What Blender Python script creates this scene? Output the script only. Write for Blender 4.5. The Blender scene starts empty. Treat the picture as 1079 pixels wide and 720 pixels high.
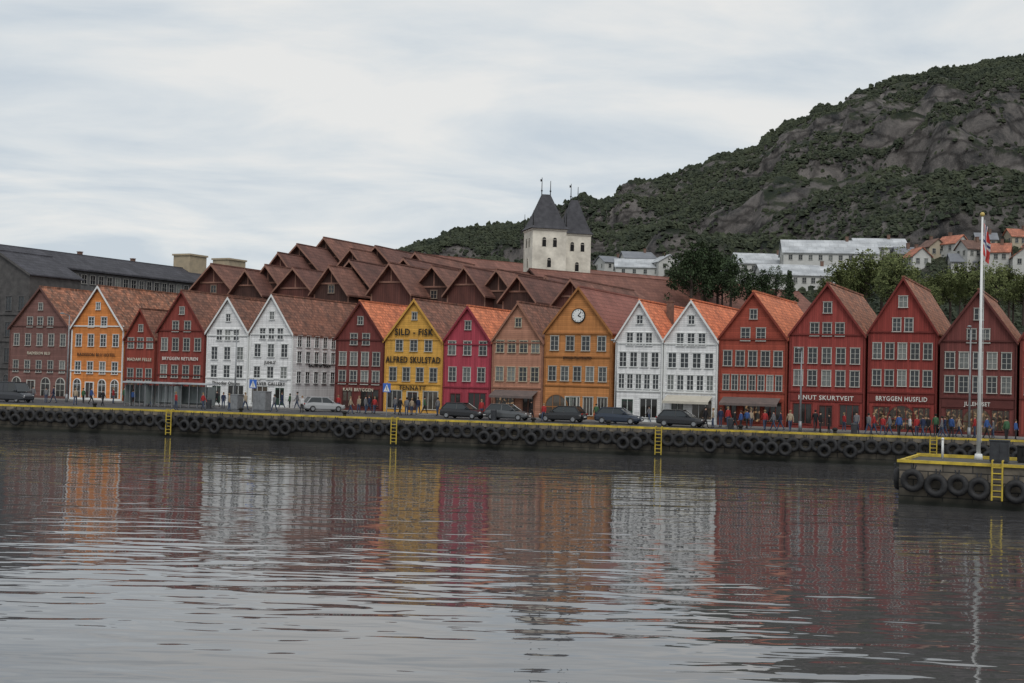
import bpy, bmesh, math, random
from mathutils import Vector, Matrix, noise
random.seed(7)
scene=bpy.context.scene
COL=scene.collection
scene.view_settings.view_transform='Standard'
scene.view_settings.look='None'
scene.view_settings.exposure=0
# ------------------------------------------------------------ camera
F=1400.0; CAM=Vector((0,0,6.2))
a=math.atan(38/F); rho=math.radians(1.5)
fw=Vector((0,math.cos(a),math.sin(a))); u0=Vector((0,-math.sin(a),math.cos(a))); X=Vector((1,0,0))
R=math.cos(rho)*X+math.sin(rho)*u0; U=math.cos(rho)*u0-math.sin(rho)*X
cd=bpy.data.cameras.new('camera'); cam=bpy.data.objects.new('camera',cd); COL.objects.link(cam)
M=Matrix((( R.x,U.x,-fw.x,0),(R.y,U.y,-fw.y,0),(R.z,U.z,-fw.z,CAM.z),(0,0,0,1)))
cam.matrix_world=M
cd.sensor_width=36; cd.lens=F/1079*36; cd.clip_end=12000; cd.clip_start=.5
scene.camera=cam
def ray(px,py): return fw+R*((px-539.5)/F)-U*((py-360)/F)
GZ=2.2
def ground(px,py,z=GZ):
    r=ray(px,py); t=(z-CAM.z)/r.z; return CAM+r*t
def atdepth(px,py,D):
    r=ray(px,py); return CAM+r*(D/r.y)
A=Vector((34.9,116.7,0)); B=Vector((-54.0,157.5,0))
E=(A-B).normalized(); BK=Vector((-E.y,E.x,0)); ANG=math.atan2(E.y,E.x)
def facade(px,py,back=0):
    r=ray(px,py); O=B+BK*back
    t=((O-CAM).dot(BK))/r.dot(BK); p=CAM+r*t
    return (p-B).dot(E),p.z
# ------------------------------------------------------------ materials
def s2l(c): c/=255; return c/12.92 if c<=.04045 else ((c+.055)/1.055)**2.4
def S(r,g,b,k=.8,ds=.06):
    c=[s2l(x)/k for x in (r,g,b)]; L_=c[0]*.3+c[1]*.6+c[2]*.1
    return tuple(min(.8,x*(1-ds)+L_*ds) for x in c)
MC={}
def pmat(name,c1,c2=None,scale=2.0,rough=.8,bump=0.0,boards=None,tiles=None,spec=.3,metal=0,rand=0,detail=5,streak=True):
    if name in MC: return MC[name]
    m=bpy.data.materials.new(name); m.use_nodes=True; nt=m.node_tree; N=nt.nodes; L=nt.links
    b=N['Principled BSDF']; b.inputs['Roughness'].default_value=rough; b.inputs['Metallic'].default_value=metal
    b.inputs['Specular IOR Level'].default_value=spec
    tc=N.new('ShaderNodeTexCoord'); n=N.new('ShaderNodeTexNoise'); n.inputs['Scale'].default_value=scale; n.inputs['Detail'].default_value=detail; n.inputs['Roughness'].default_value=.65
    mp=N.new('ShaderNodeMapping'); L.new(tc.outputs['Object'],mp.inputs[0]); L.new(mp.outputs[0],n.inputs['Vector'])
    if boards and streak: mp.inputs['Scale'].default_value=(1,1,.25)
    if c2 is None: c2=tuple(x*.72 for x in c1)
    cr=N.new('ShaderNodeValToRGB'); cr.color_ramp.elements[0].position=.32; cr.color_ramp.elements[1].position=.68
    cr.color_ramp.elements[0].color=(*c2,1); cr.color_ramp.elements[1].color=(*c1,1)
    L.new(n.outputs['Fac'],cr.inputs[0]); col=cr.outputs[0]; hsrc=n.outputs['Fac']
    def mul(col,fac_out):
        mx=N.new('ShaderNodeMix'); mx.data_type='RGBA'; mx.blend_type='MULTIPLY'; mx.inputs[0].default_value=1
        L.new(col,mx.inputs[6]); L.new(fac_out,mx.inputs[7]); return mx.outputs[2]
    if boards:
        ax,per=boards
        sp=N.new('ShaderNodeSeparateXYZ'); L.new(tc.outputs['Object'],sp.inputs[0])
        d=N.new('ShaderNodeMath'); d.operation='MULTIPLY'; d.inputs[1].default_value=1/per
        if ax=='Z': L.new(sp.outputs[2],d.inputs[0])
        else:
            ad=N.new('ShaderNodeMath'); ad.operation='ADD'; L.new(sp.outputs[0],ad.inputs[0]); L.new(sp.outputs[1],ad.inputs[1]); L.new(ad.outputs[0],d.inputs[0])
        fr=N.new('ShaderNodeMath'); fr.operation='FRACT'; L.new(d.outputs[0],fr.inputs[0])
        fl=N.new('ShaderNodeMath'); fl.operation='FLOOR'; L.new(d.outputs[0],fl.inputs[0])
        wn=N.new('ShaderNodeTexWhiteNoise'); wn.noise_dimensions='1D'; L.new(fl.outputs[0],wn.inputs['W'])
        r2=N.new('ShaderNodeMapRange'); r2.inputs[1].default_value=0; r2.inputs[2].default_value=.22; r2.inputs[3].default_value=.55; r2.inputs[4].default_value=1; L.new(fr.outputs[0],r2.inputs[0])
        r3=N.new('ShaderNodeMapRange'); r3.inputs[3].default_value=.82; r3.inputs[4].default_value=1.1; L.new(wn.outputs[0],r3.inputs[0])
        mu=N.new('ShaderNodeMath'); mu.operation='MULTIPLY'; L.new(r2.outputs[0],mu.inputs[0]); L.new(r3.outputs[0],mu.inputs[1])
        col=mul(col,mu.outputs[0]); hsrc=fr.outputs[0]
        mp2=N.new('ShaderNodeMapping'); mp2.inputs['Scale'].default_value=(3.5,3.5,.22); L.new(tc.outputs['Object'],mp2.inputs[0])
        n3=N.new('ShaderNodeTexNoise'); n3.inputs['Scale'].default_value=1; n3.inputs['Detail'].default_value=6; n3.inputs['Roughness'].default_value=.7; L.new(mp2.outputs[0],n3.inputs[0])
        r4=N.new('ShaderNodeMapRange'); r4.inputs[1].default_value=.3; r4.inputs[2].default_value=.55; r4.inputs[3].default_value=.76; r4.inputs[4].default_value=1.05; L.new(n3.outputs[0],r4.inputs[0]); col=mul(col,r4.outputs[0])
        if not bump: bump=.25
    if tiles:
        sp=N.new('ShaderNodeSeparateXYZ'); L.new(tc.outputs['Object'],sp.inputs[0])
        cb=N.new('ShaderNodeCombineXYZ'); L.new(sp.outputs[1],cb.inputs[0]); L.new(sp.outputs[2],cb.inputs[1])
        bt=N.new('ShaderNodeTexBrick'); L.new(cb.outputs[0],bt.inputs['Vector']); bt.inputs['Scale'].default_value=1
        bt.inputs['Brick Width'].default_value=tiles[0]; bt.inputs['Row Height'].default_value=tiles[1]; bt.inputs['Mortar Size'].default_value=.025
        bt.inputs['Mortar Smooth'].default_value=.5; bt.inputs['Bias'].default_value=0
        v=tiles[2] if len(tiles)>2 else .35
        bt.inputs['Color1'].default_value=(1-v,1-v,1-v,1); bt.inputs['Color2'].default_value=(1+v,1+v*.9,1+v*.8,1); bt.inputs['Mortar'].default_value=(.45,.42,.42,1)
        col=mul(col,bt.outputs[0]); hsrc=bt.outputs['Fac']
        n3=N.new('ShaderNodeTexNoise'); n3.inputs['Scale'].default_value=.35; n3.inputs['Detail'].default_value=4; L.new(tc.outputs['Object'],n3.inputs[0])
        r4=N.new('ShaderNodeMapRange'); r4.inputs[1].default_value=.35; r4.inputs[2].default_value=.65; r4.inputs[3].default_value=.82; r4.inputs[4].default_value=1.1; L.new(n3.outputs[0],r4.inputs[0]); col=mul(col,r4.outputs[0])
        if not bump: bump=-.4
    if rand:
        oi=N.new('ShaderNodeObjectInfo'); r3=N.new('ShaderNodeMapRange'); r3.inputs[3].default_value=1-rand; r3.inputs[4].default_value=1+rand; L.new(oi.outputs['Random'],r3.inputs[0])
        col=mul(col,r3.outputs[0])
    L.new(col,b.inputs['Base Color'])
    if bump:
        bp=N.new('ShaderNodeBump'); bp.inputs['Strength'].default_value=abs(bump); bp.inputs['Distance'].default_value=.03; bp.invert=bump<0
        L.new(hsrc,bp.inputs['Height']); L.new(bp.outputs[0],b.inputs['Normal'])
    MC[name]=m; return m
WHITE=pmat('white_paint',(.72,.73,.72),(.6,.61,.6),1.5)
FRW=pmat('window_frame_paint',(.5,.5,.46),(.38,.37,.34),1.5,rand=.12)
BLACK=pmat('black_paint',(.02,.02,.02),(.012,.012,.012),2)
GREYM=pmat('grey_metal',(.3,.31,.32),(.2,.21,.22),3,rough=.5,metal=.4)
DARKM=pmat('dark_metal',(.05,.055,.06),(.03,.03,.035),3,rough=.5)
YEL=pmat('yellow_paint',S(192,166,44),S(126,110,42),1.2,rough=.7,detail=9)
GOLD=pmat('cream_lettering',(.58,.53,.43),(.46,.42,.34),2)
SIGNW=pmat('off_white_lettering',(.68,.66,.62),(.58,.56,.52),2)
BRN=pmat('dark_brown_lettering',(.07,.04,.025),(.05,.03,.02),2)
def glassmat(name,dark,light,em=None):
    m=bpy.data.materials.new(name); m.use_nodes=True; N=m.node_tree.nodes; L=m.node_tree.links; b=N['Principled BSDF']
    oi=N.new('ShaderNodeObjectInfo'); cr=N.new('ShaderNodeValToRGB'); e=cr.color_ramp
    e.elements[0].position=.0; e.elements[0].color=(*dark,1); e.elements[1].position=1; e.elements[1].color=(*light,1)
    k=e.elements.new(.7); k.color=(*[x*1.6 for x in dark],1)
    tc=N.new('ShaderNodeTexCoord'); n=N.new('ShaderNodeTexNoise'); n.inputs['Scale'].default_value=1.7; L.new(tc.outputs['Object'],n.inputs[0])
    ad=N.new('ShaderNodeMath'); ad.operation='MULTIPLY_ADD'; ad.inputs[1].default_value=.5; L.new(n.outputs[0],ad.inputs[0]); 
    sb=N.new('ShaderNodeMath'); sb.operation='SUBTRACT'; sb.inputs[1].default_value=.25; L.new(oi.outputs['Random'],sb.inputs[0]); L.new(sb.outputs[0],ad.inputs[2])
    L.new(ad.outputs[0],cr.inputs[0]); L.new(cr.outputs[0],b.inputs['Base Color'])
    b.inputs['Roughness'].default_value=.08; b.inputs['Specular IOR Level'].default_value=.45
    if em:
        b.inputs['Emission Color'].default_value=(*em,1); 
        r=N.new('ShaderNodeMapRange'); r.inputs[1].default_value=.54; r.inputs[2].default_value=.74; r.inputs[4].default_value=.35
        n2=N.new('ShaderNodeTexNoise'); n2.inputs['Scale'].default_value=3; L.new(tc.outputs['Object'],n2.inputs[0]); L.new(n2.outputs[0],r.inputs[0]); L.new(r.outputs[0],b.inputs['Emission Strength'])
    return m
GLASS=glassmat('window_glass',(.016,.019,.022),(.17,.18,.17))
SHOPG=glassmat('shop_glass',(.018,.017,.016),(.09,.075,.06))
WARMG=glassmat('lit_shop_glass',(.03,.022,.015),(.1,.07,.04),em=(1,.6,.3))
PALEG=glassmat('pale_shelter_glass',(.16,.18,.18),(.4,.42,.42))
# ------------------------------------------------------------ mesh builder
class MB:
    def __init__(s): s.v=[];s.f=[];s.m=[]
    def poly(s,pts,m=0):
        k=len(s.v); s.v+= [tuple(p) for p in pts]; s.f.append(tuple(range(k,k+len(pts)))); s.m.append(m)
    def box(s,x0,x1,y0,y1,z0,z1,m=0):
        k=len(s.v); s.v+=[(x0,y0,z0),(x1,y0,z0),(x1,y1,z0),(x0,y1,z0),(x0,y0,z1),(x1,y0,z1),(x1,y1,z1),(x0,y1,z1)]
        for q in ((0,3,2,1),(4,5,6,7),(0,1,5,4),(1,2,6,5),(2,3,7,6),(3,0,4,7)): s.f.append(tuple(k+i for i in q)); s.m.append(m)
    def prism(s,pts,y0,y1,m=0,caps=True):
        n=len(pts); k=len(s.v); s.v+=[(x,y0,z) for x,z in pts]+[(x,y1,z) for x,z in pts]
        for i in range(n):
            j=(i+1)%n; s.f.append((k+i,k+n+i,k+n+j,k+j)); s.m.append(m)
        if caps:
            s.f.append(tuple(k+i for i in range(n))); s.m.append(m); s.f.append(tuple(k+n+i for i in reversed(range(n)))); s.m.append(m)
    def cyl(s,p0,p1,r0,r1=None,n=8,m=0,caps=True):
        if r1 is None: r1=r0
        p0=Vector(p0);p1=Vector(p1); d=(p1-p0).normalized(); t=Vector((0,0,1)) if abs(d.z)<.9 else Vector((1,0,0)); a1=d.cross(t).normalized(); a2=d.cross(a1)
        k=len(s.v)
        for p,r in ((p0,r0),(p1,r1)):
            for i in range(n):
                th=2*math.pi*i/n; s.v.append(tuple(p+a1*(r*math.cos(th))+a2*(r*math.sin(th))))
        for i in range(n):
            j=(i+1)%n; s.f.append((k+i,k+j,k+n+j,k+n+i)); s.m.append(m)
        if caps:
            s.f.append(tuple(k+i for i in reversed(range(n)))); s.m.append(m); s.f.append(tuple(k+n+i for i in range(n))); s.m.append(m)
    def loft(s,rings,m=0,caps=True,closed=True):
        n=len(rings[0]); k=len(s.v)
        for r in rings: s.v+=[tuple(p) for p in r]
        for a_ in range(len(rings)-1):
            for i in range(n):
                j=(i+1)%n; s.f.append((k+a_*n+i,k+a_*n+j,k+(a_+1)*n+j,k+(a_+1)*n+i)); s.m.append(m)
        if caps:
            s.f.append(tuple(k+i for i in range(n))); s.m.append(m); s.f.append(tuple(k+(len(rings)-1)*n+i for i in range(n))); s.m.append(m)
    def sphere(s,c,r,sx=1,sy=1,sz=1,n=8,h=6,m=0):
        rings=[]
        for i in range(h+1):
            th=math.pi*i/h+.0001
            rings.append([(c[0]+r*sx*math.sin(th)*math.cos(2*math.pi*j/n),c[1]+r*sy*math.sin(th)*math.sin(2*math.pi*j/n),c[2]+r*sz*math.cos(th)) for j in range(n)])
        s.loft(rings,m)
    def torus(s,c,R_,r_,n=18,k=8,m=0):
        rings=[]
        for i in range(n+1):
            th=2*math.pi*i/n
            rings.append([(c[0]+(R_+r_*math.cos(2*math.pi*j/k))*math.cos(th),c[1]+r_*1.15*math.sin(2*math.pi*j/k),c[2]+(R_+r_*math.cos(2*math.pi*j/k))*math.sin(th)) for j in range(k)])
        s.loft(rings,m,caps=False)
    def mesh(s,name,mats,smooth=False,recalc=True):
        me=bpy.data.meshes.new(name); me.from_pydata(s.v,[],s.f)
        for m in mats: me.materials.append(m)
        me.polygons.foreach_set('material_index',s.m)
        if recalc:
            bm=bmesh.new(); bm.from_mesh(me); bmesh.ops.recalc_face_normals(bm,faces=bm.faces); bm.to_mesh(me); bm.free()
        if smooth: me.polygons.foreach_set('use_smooth',[True]*len(me.polygons))
        me.update(); return me
    def obj(s,name,mats,parent=None,loc=(0,0,0),rot=0,smooth=False,recalc=True):
        return put(name,s.mesh(name,mats,smooth,recalc),parent,loc,rot)
def put(name,me,parent=None,loc=(0,0,0),rot=0):
    o=bpy.data.objects.new(name,me); COL.objects.link(o); o.location=loc; o.rotation_euler=(0,0,rot)
    if parent: o.parent=parent
    return o
def thing(o,label,cat,group=None):
    o['label']=label; o['category']=cat
    if group: o['group']=group
    return o
def struct(o): o['kind']='structure'; return o
def empty(name,loc,rot=0):
    o=put(name,None,None,loc,rot); o.empty_display_size=.3; return o
def clone(root,loc,rot,scale=None):
    n=root.copy(); COL.objects.link(n); n.location=loc; n.rotation_euler=(0,0,rot)
    if scale: n.scale=(scale,scale,scale)
    def rec(o,p):
        for c in o.children:
            k=c.copy(); COL.objects.link(k); k.parent=p; rec(c,k)
    rec(root,n); return n
def text(parent,st,x,z,h,mat,maxw=None,y=-.09,rotz=0,xx=None,name='sign_lettering',bold=.0):
    cu=bpy.data.curves.new('t','FONT'); cu.body=st; cu.size=h/.7; cu.extrude=.02; cu.align_x='CENTER'; cu.resolution_u=2; cu.offset=bold; cu.space_character=1.1
    o=bpy.data.objects.new('t',cu); COL.objects.link(o)
    dg=bpy.context.evaluated_depsgraph_get(); me=bpy.data.meshes.new_from_object(o.evaluated_get(dg)); bpy.data.objects.remove(o)
    me.name=name; me.materials.clear(); me.materials.append(mat)
    t=put(name,me,parent)
    ws=[v.co.x for v in me.vertices]; w=max(ws)-min(ws); sx=1
    if maxw and w>maxw: sx=maxw/w
    t.scale=(sx,1,1); t.rotation_euler=(math.pi/2,0,rotz); t.location=(x,y,z) if xx is None else (xx,x,z)
    return t
# ------------------------------------------------------------ window meshes
WC={}
def win_mesh(w,h,fm,cols=2,rows=3,glass=GLASS,arch=False,fw_=.065):
    key=(round(w,2),round(h,2),fm.name,cols,rows,glass.name,arch)
    if key in WC: return WC[key]
    b=MB()
    if not arch:
        b.box(-w/2,w/2,-.02,.0,0,h,1)
        b.box(-w/2-fw_,-w/2,-.08,0,-.02,h+fw_,0); b.box(w/2,w/2+fw_,-.08,0,-.02,h+fw_,0)
        b.box(-w/2,w/2,-.08,0,h,h+fw_,0); b.box(-w/2-fw_*1.6,w/2+fw_*1.6,-.15,0,-.02-fw_,-.02,0)
        b.box(-w/2-fw_*1.5,w/2+fw_*1.5,-.13,0,h+fw_,h+fw_+.04,0)
    else:
        r=w/2; hs=h-r; n=10
        arc=[(r*math.cos(math.pi*i/n),hs+r*math.sin(math.pi*i/n)) for i in range(n+1)]
        b.prism([(-r,0),(r,0)]+arc,-.02,0,1)
        for i in range(n):
            (x0,z0),(x1,z1)=arc[i],arc[i+1]; q=1+fw_*1.4/r
            b.prism([(x0,z0),(x1,z1),(x1*q,hs+(z1-hs)*q),(x0*q,hs+(z0-hs)*q)],-.08,0,0)
        b.box(-r-fw_*1.4,-r,-.08,0,0,hs,0); b.box(r,r+fw_*1.4,-.08,0,0,hs,0)
        b.box(-w/2,w/2,-.05,-.02,hs-.03,hs+.03,0)
    for i in range(1,cols):
        x=-w/2+w*i/cols; b.box(x-.022,x+.022,-.06,-.02,0,h if not arch else h*.97,0)
    for i in range(1,rows):
        z=h*i/rows
        if arch and z>h-w/2: continue
        b.box(-w/2,w/2,-.055,-.02,z-.015,z+.015,0)
    me=b.mesh('window',[fm,glass]); WC[key]=me; return me
def door_mesh(w,h,fm,dm):
    key=('door',round(w,2),round(h,2),fm.name,dm.name)
    if key in WC: return WC[key]
    b=MB(); b.box(-w/2,w/2,-.03,0,0,h,1); b.box(-w/2-.12,-w/2,-.09,0,0,h+.12,0); b.box(w/2,w/2+.12,-.09,0,0,h+.12,0); b.box(-w/2,w/2,-.09,0,h,h+.12,0)
    for sx in (-1,1):
        cx=sx*w/4; b.box(cx-w*.17,cx+w*.17,-.05,-.03,.2,h*.42,1); b.box(cx-w*.17,cx+w*.17,-.045,-.03,h*.5,h*.92,2)
    b.box(-.02,.02,-.06,-.03,0,h,0)
    me=b.mesh('door',[fm,dm,SHOPG]); WC[key]=me; return me
# ------------------------------------------------------------ houses
def building(name,loc,ang,w,dep,eave,peak,wallm,roofm,trimm,ovs=.12,ovf=.3,thick=.16,hip=0):
    h=empty(name,loc,ang); hw=w/2
    b=MB()
    P=[(-hw,0),(hw,0),(hw,eave),(0,peak),(-hw,eave)]
    b.poly([(x,0,z) for x,z in P]); b.poly([(x,dep,z) for x,z in P])
    b.poly([(hw,0,0),(hw,dep,0),(hw,dep,eave),(hw,0,eave)]); b.poly([(-hw,0,0),(-hw,dep,0),(-hw,dep,eave),(-hw,0,eave)])
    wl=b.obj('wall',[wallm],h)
    r=MB(); sl=(peak-eave)/hw
    for sg in (-1,1):
        xo=sg*(hw+ovs); zo=eave-ovs*sl
        r.prism([(0,peak),(xo,zo),(xo,zo+thick),(0,peak+thick)],-ovf,dep+ovf)
    r.box(-.14,.14,-ovf-.01,dep+ovf+.01,peak+thick-.08,peak+thick+.07)
    rf=r.obj('roof',[roofm],h)
    t=MB(); bb=.2
    for sg in (-1,1):
        xo=sg*(hw+ovs*.9); zo=eave-ovs*.9*sl
        t.prism([(0,peak+thick-.02),(xo,zo+thick-.02),(xo,zo+thick-.02-bb-.08),(0,peak+thick-bb-.12)],-ovf-.06,-ovf)
        t.box(sg*(hw-.09)-.09,sg*(hw-.09)+.09,-.05,0.0,0,eave-.1)
    return h,wl,rf,t
def chimney(rf,x,y,z0,z1,w=.6,m=None):
    c=MB(); c.box(x-w/2,x+w/2,y-w/2,y+w/2,z0,z1); c.box(x-w/2-.06,x+w/2+.06,y-w/2-.06,y+w/2+.06,z1,z1+.12)
    c.obj('chimney',[m or pmat('chimney_brick',(.2,.12,.09),(.12,.075,.06),4)],rf)
RK=.66
roof_brown=pmat('brown_clay_tiles',S(124,84,68,RK),S(88,66,58,RK),.9,tiles=(.28,.3,.35))
roof_mott=pmat('mottled_clay_tiles',S(144,94,70,RK),S(94,74,64,RK),1.3,tiles=(.28,.3,.5))
roof_orange=pmat('orange_clay_tiles',S(198,114,76,RK),S(152,90,64,RK),.8,tiles=(.28,.3,.28))
roof_red=pmat('smooth_red_roof',S(122,78,68,RK),S(110,70,62,RK),.4,tiles=(.5,.4,.08))
roof_back=pmat('brown_red_tiles',S(96,64,56,RK),S(80,55,49,RK),.35,tiles=(.6,.45,.12))
roof_back2=pmat('weathered_brown_tiles',S(106,72,61,RK),S(88,61,53,RK),.35,tiles=(.6,.45,.16))
roof_slate=pmat('dark_slate',S(64,64,70,.7),S(52,52,57,.7),.5,tiles=(.5,.4,.15))
frame_c=pmat('cream_trim',(.5,.45,.34),(.4,.36,.28),2)
DOOR=pmat('dark_door',(.06,.035,.03),(.04,.02,.02),3)
DOORG=pmat('green_door',(.03,.06,.045),(.02,.04,.03),3)
GH='gabled timber houses along the quay'
def cl(n,rgb,k=.8,ax='Z',per=.2,dk=.78): 
    c=S(*rgb,k); return pmat(n,c,tuple(x*dk for x in c),.8,boards=(ax,per))
HR=[(.83,1,.5,.55),(.69,2,.5),(.53,4),(.29,4)]
houses=[
 dict(l=9,r=74,px=42,py=302,ef=.63,wall=cl('brown_boards',(118,84,78)),roof=roof_mott,trim='d',rows=[(.83,1,.5,.55),(.69,3,.5),(.53,5),(.29,5)],g='arch',tx=[('RADISSON BLU',.41,.34,.68,GOLD)],lab='dusty brown gabled timber house with brown tiled roof'),
 dict(l=74,r=130,px=101,py=301,ef=.63,wall=cl('orange_boards',(202,124,58)),roof=roof_mott,trim='w',rows=HR,g='arch',tx=[('RADISSON BLU HOTEL',.405,.36,.84,BRN)],lab='orange ochre gabled timber hotel with arched ground floor windows'),
 dict(l=131,r=164,px=148,py=325,ef=.68,wall=cl('brick_red_boards',(138,62,50),ax='X'),roof=roof_brown,trim='d',rows=[(.80,1,.5,.5),(.64,3),(.30,3)],g='shop',tx=[('MADAM FELLE',.465,.36,.84,GOLD)],lab='small narrow red gabled house squeezed between taller ones'),
 dict(l=165,r=216,px=190,py=306,ef=.64,wall=cl('deep_red_boards',(130,60,52),ax='X'),roof=roof_brown,trim='d',rows=HR,g='shop',tx=[('BRYGGEN RETUREN',.405,.36,.84,SIGNW)],lab='deep red gabled timber house with white lettering band'),
 dict(l=217,r=262,px=240,py=313,ef=.68,wall=cl('white_boards',(212,214,215),.74,dk=.92),roof=roof_brown,trim='w',rows=[(.82,1,.5,.55),(.66,3,.6),(.49,3),(.32,3)],g='shopw',tx=[('Theodor Olsens',.215,.36,.82,BLACK)],lab='narrow white gabled timber house with dark lettering'),
 dict(l=262,r=309,px=285,py=310,ef=.66,wall=cl('white_boards',(214,217,218)),roof=roof_brown,trim='w',rows=[(.82,1,.5,.55),(.66,3,.6),(.51,3),(.31,3)],g='shopw',tx=[("JUHLS'",.405,.34,.5,BLACK),('SILVER GALLERY',.215,.36,.86,BLACK)],side=True,lab='white corner gabled house with long windowed side wall'),
 dict(l=353,r=405,px=379,py=317,ef=.66,wall=cl('oxblood_boards',(110,54,50),ax='X'),roof=roof_orange,trim='d',rows=[(.83,1,.5,.55),(.66,2,.5),(.48,4),(.31,4)],g='shop',tx=[('KAFE BRYGGEN',.2,.34,.64,GOLD)],lab='dark oxblood red gabled house with new orange tiles'),
 dict(l=405,r=467,px=435,py=315,ef=.64,wall=cl('yellow_boards',(204,154,64)),roof=roof_brown,trim='y',rows=[(.86,1,.5,.5),(.60,3,.75,.9),(.345,4)],g='shopy',tx=[('SILD - FISK',.72,.66,.66,BLACK),('ALFRED SKULSTAD',.475,.64,.94,BLACK),('TENNATT',.228,.46,.48,BLACK)],lab='yellow gabled fish merchant house with large black lettering'),
 dict(l=467,r=518,px=492,py=322,ef=.68,wall=cl('crimson_boards',(160,60,74),ax='X'),roof=roof_orange,trim='d',rows=[(.83,1,.5,.6),(.62,3),(.38,3)],g='shop',tx=[],lab='crimson pink gabled house with cream window frames'),
 dict(l=518,r=573,px=544,py=318,ef=.66,wall=cl('tan_boards',(168,120,98)),roof=roof_brown,trim='t',rows=[(.83,1,.5,.6),(.62,4),(.38,4)],g='shop',awn='grey',tx=[],lab='tan brown gabled house with awning over the shop'),
 dict(l=573,r=645,px=611,py=302,ef=.66,wall=cl('ochre_boards',(180,120,66)),roof=roof_red,trim='o',rows=[(.58,4),(.35,5)],g='gate',clock=True,tx=[('BRYGGEN TRACTEURSTED',.47,.26,.42,BRN)],lab='large ochre brown gabled building with round white clock'),
 dict(l=648,r=699,px=673,py=316,ef=.68,wall=cl('cool_white_boards',(212,214,215),.74,dk=.92),roof=roof_orange,trim='w',rows=[(.85,1,.5,.55),(.69,3,.6),(.52,4),(.34,5)],g='shopw',tx=[],lab='white gabled timber house with orange tiled roof',ch=1),
 dict(l=699,r=757,px=728,py=316,ef=.68,wall=cl('cool_white_boards',(216,218,220)),roof=roof_orange,trim='w',rows=[(.85,1,.5,.55),(.69,3,.6),(.52,4),(.34,5)],g='shopw',awn='pale',tx=[],lab='white gabled timber house beside its white twin'),
 dict(l=757,r=830,px=793,py=307,ef=.66,wall=cl('warm_red_boards',(150,68,52)),roof=roof_orange,trim='r',rows=[(.84,1,.5,.6),(.69,2,.45),(.51,5),(.33,7,.9)],g='shop',awn='grey',tx=[('FERNATT',.2,.38,.28,GOLD)],lab='warm red gabled house with dark balcony window band'),
 dict(l=831,r=912,px=872,py=298,ef=.65,wall=cl('crimson_red_boards',(140,60,54),ax='X'),roof=roof_mott,trim='r',rows=[(.84,1,.5,.7),(.69,3,.5),(.51,5),(.355,5)],g='shop',band=1,tx=[('KNUT SKURTVEIT',.222,.4,.74,SIGNW)],lab='red gabled house with white shop lettering and mottled roof'),
 dict(l=914,r=988,px=953,py=292,ef=.65,wall=cl('cherry_red_boards',(132,54,48),ax='X'),roof=roof_mott,trim='r',rows=[(.85,1,.5,.7),(.70,2,.35),(.53,5),(.355,5)],g='bigarch',band=1,tx=[('BRYGGEN HUSFLID',.222,.4,.74,SIGNW)],lab='tall cherry red gabled craft shop with central arch'),
 dict(l=990,r=1072,px=1030,py=305,ef=.65,wall=cl('maroon_boards',(108,58,54),ax='X'),roof=roof_mott,trim='d',rows=[(.84,1,.5,.7),(.69,2,.35),(.52,5),(.355,5)],g='bigarch',band=1,tx=[('JULEHUSET',.222,.34,.34,SIGNW)],lab='maroon gabled house with arched warm lit shop'),
 dict(l=1074,r=1150,px=1112,py=300,ef=.65,wall=cl('deep_red_boards',(128,54,46)),roof=roof_mott,trim='d',rows=[(.84,1,.5,.8),(.69,2,.35),(.52,5),(.34,5)],g='shop',tx=[],lab='deep red gabled timber house at the row end'),
]
AWN={'grey':pmat('grey_canvas',(.16,.12,.11),(.11,.09,.085),2),'pale':pmat('pale_canvas',(.5,.47,.4),(.42,.39,.33),2)}
rj=random.Random(11)
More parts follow.
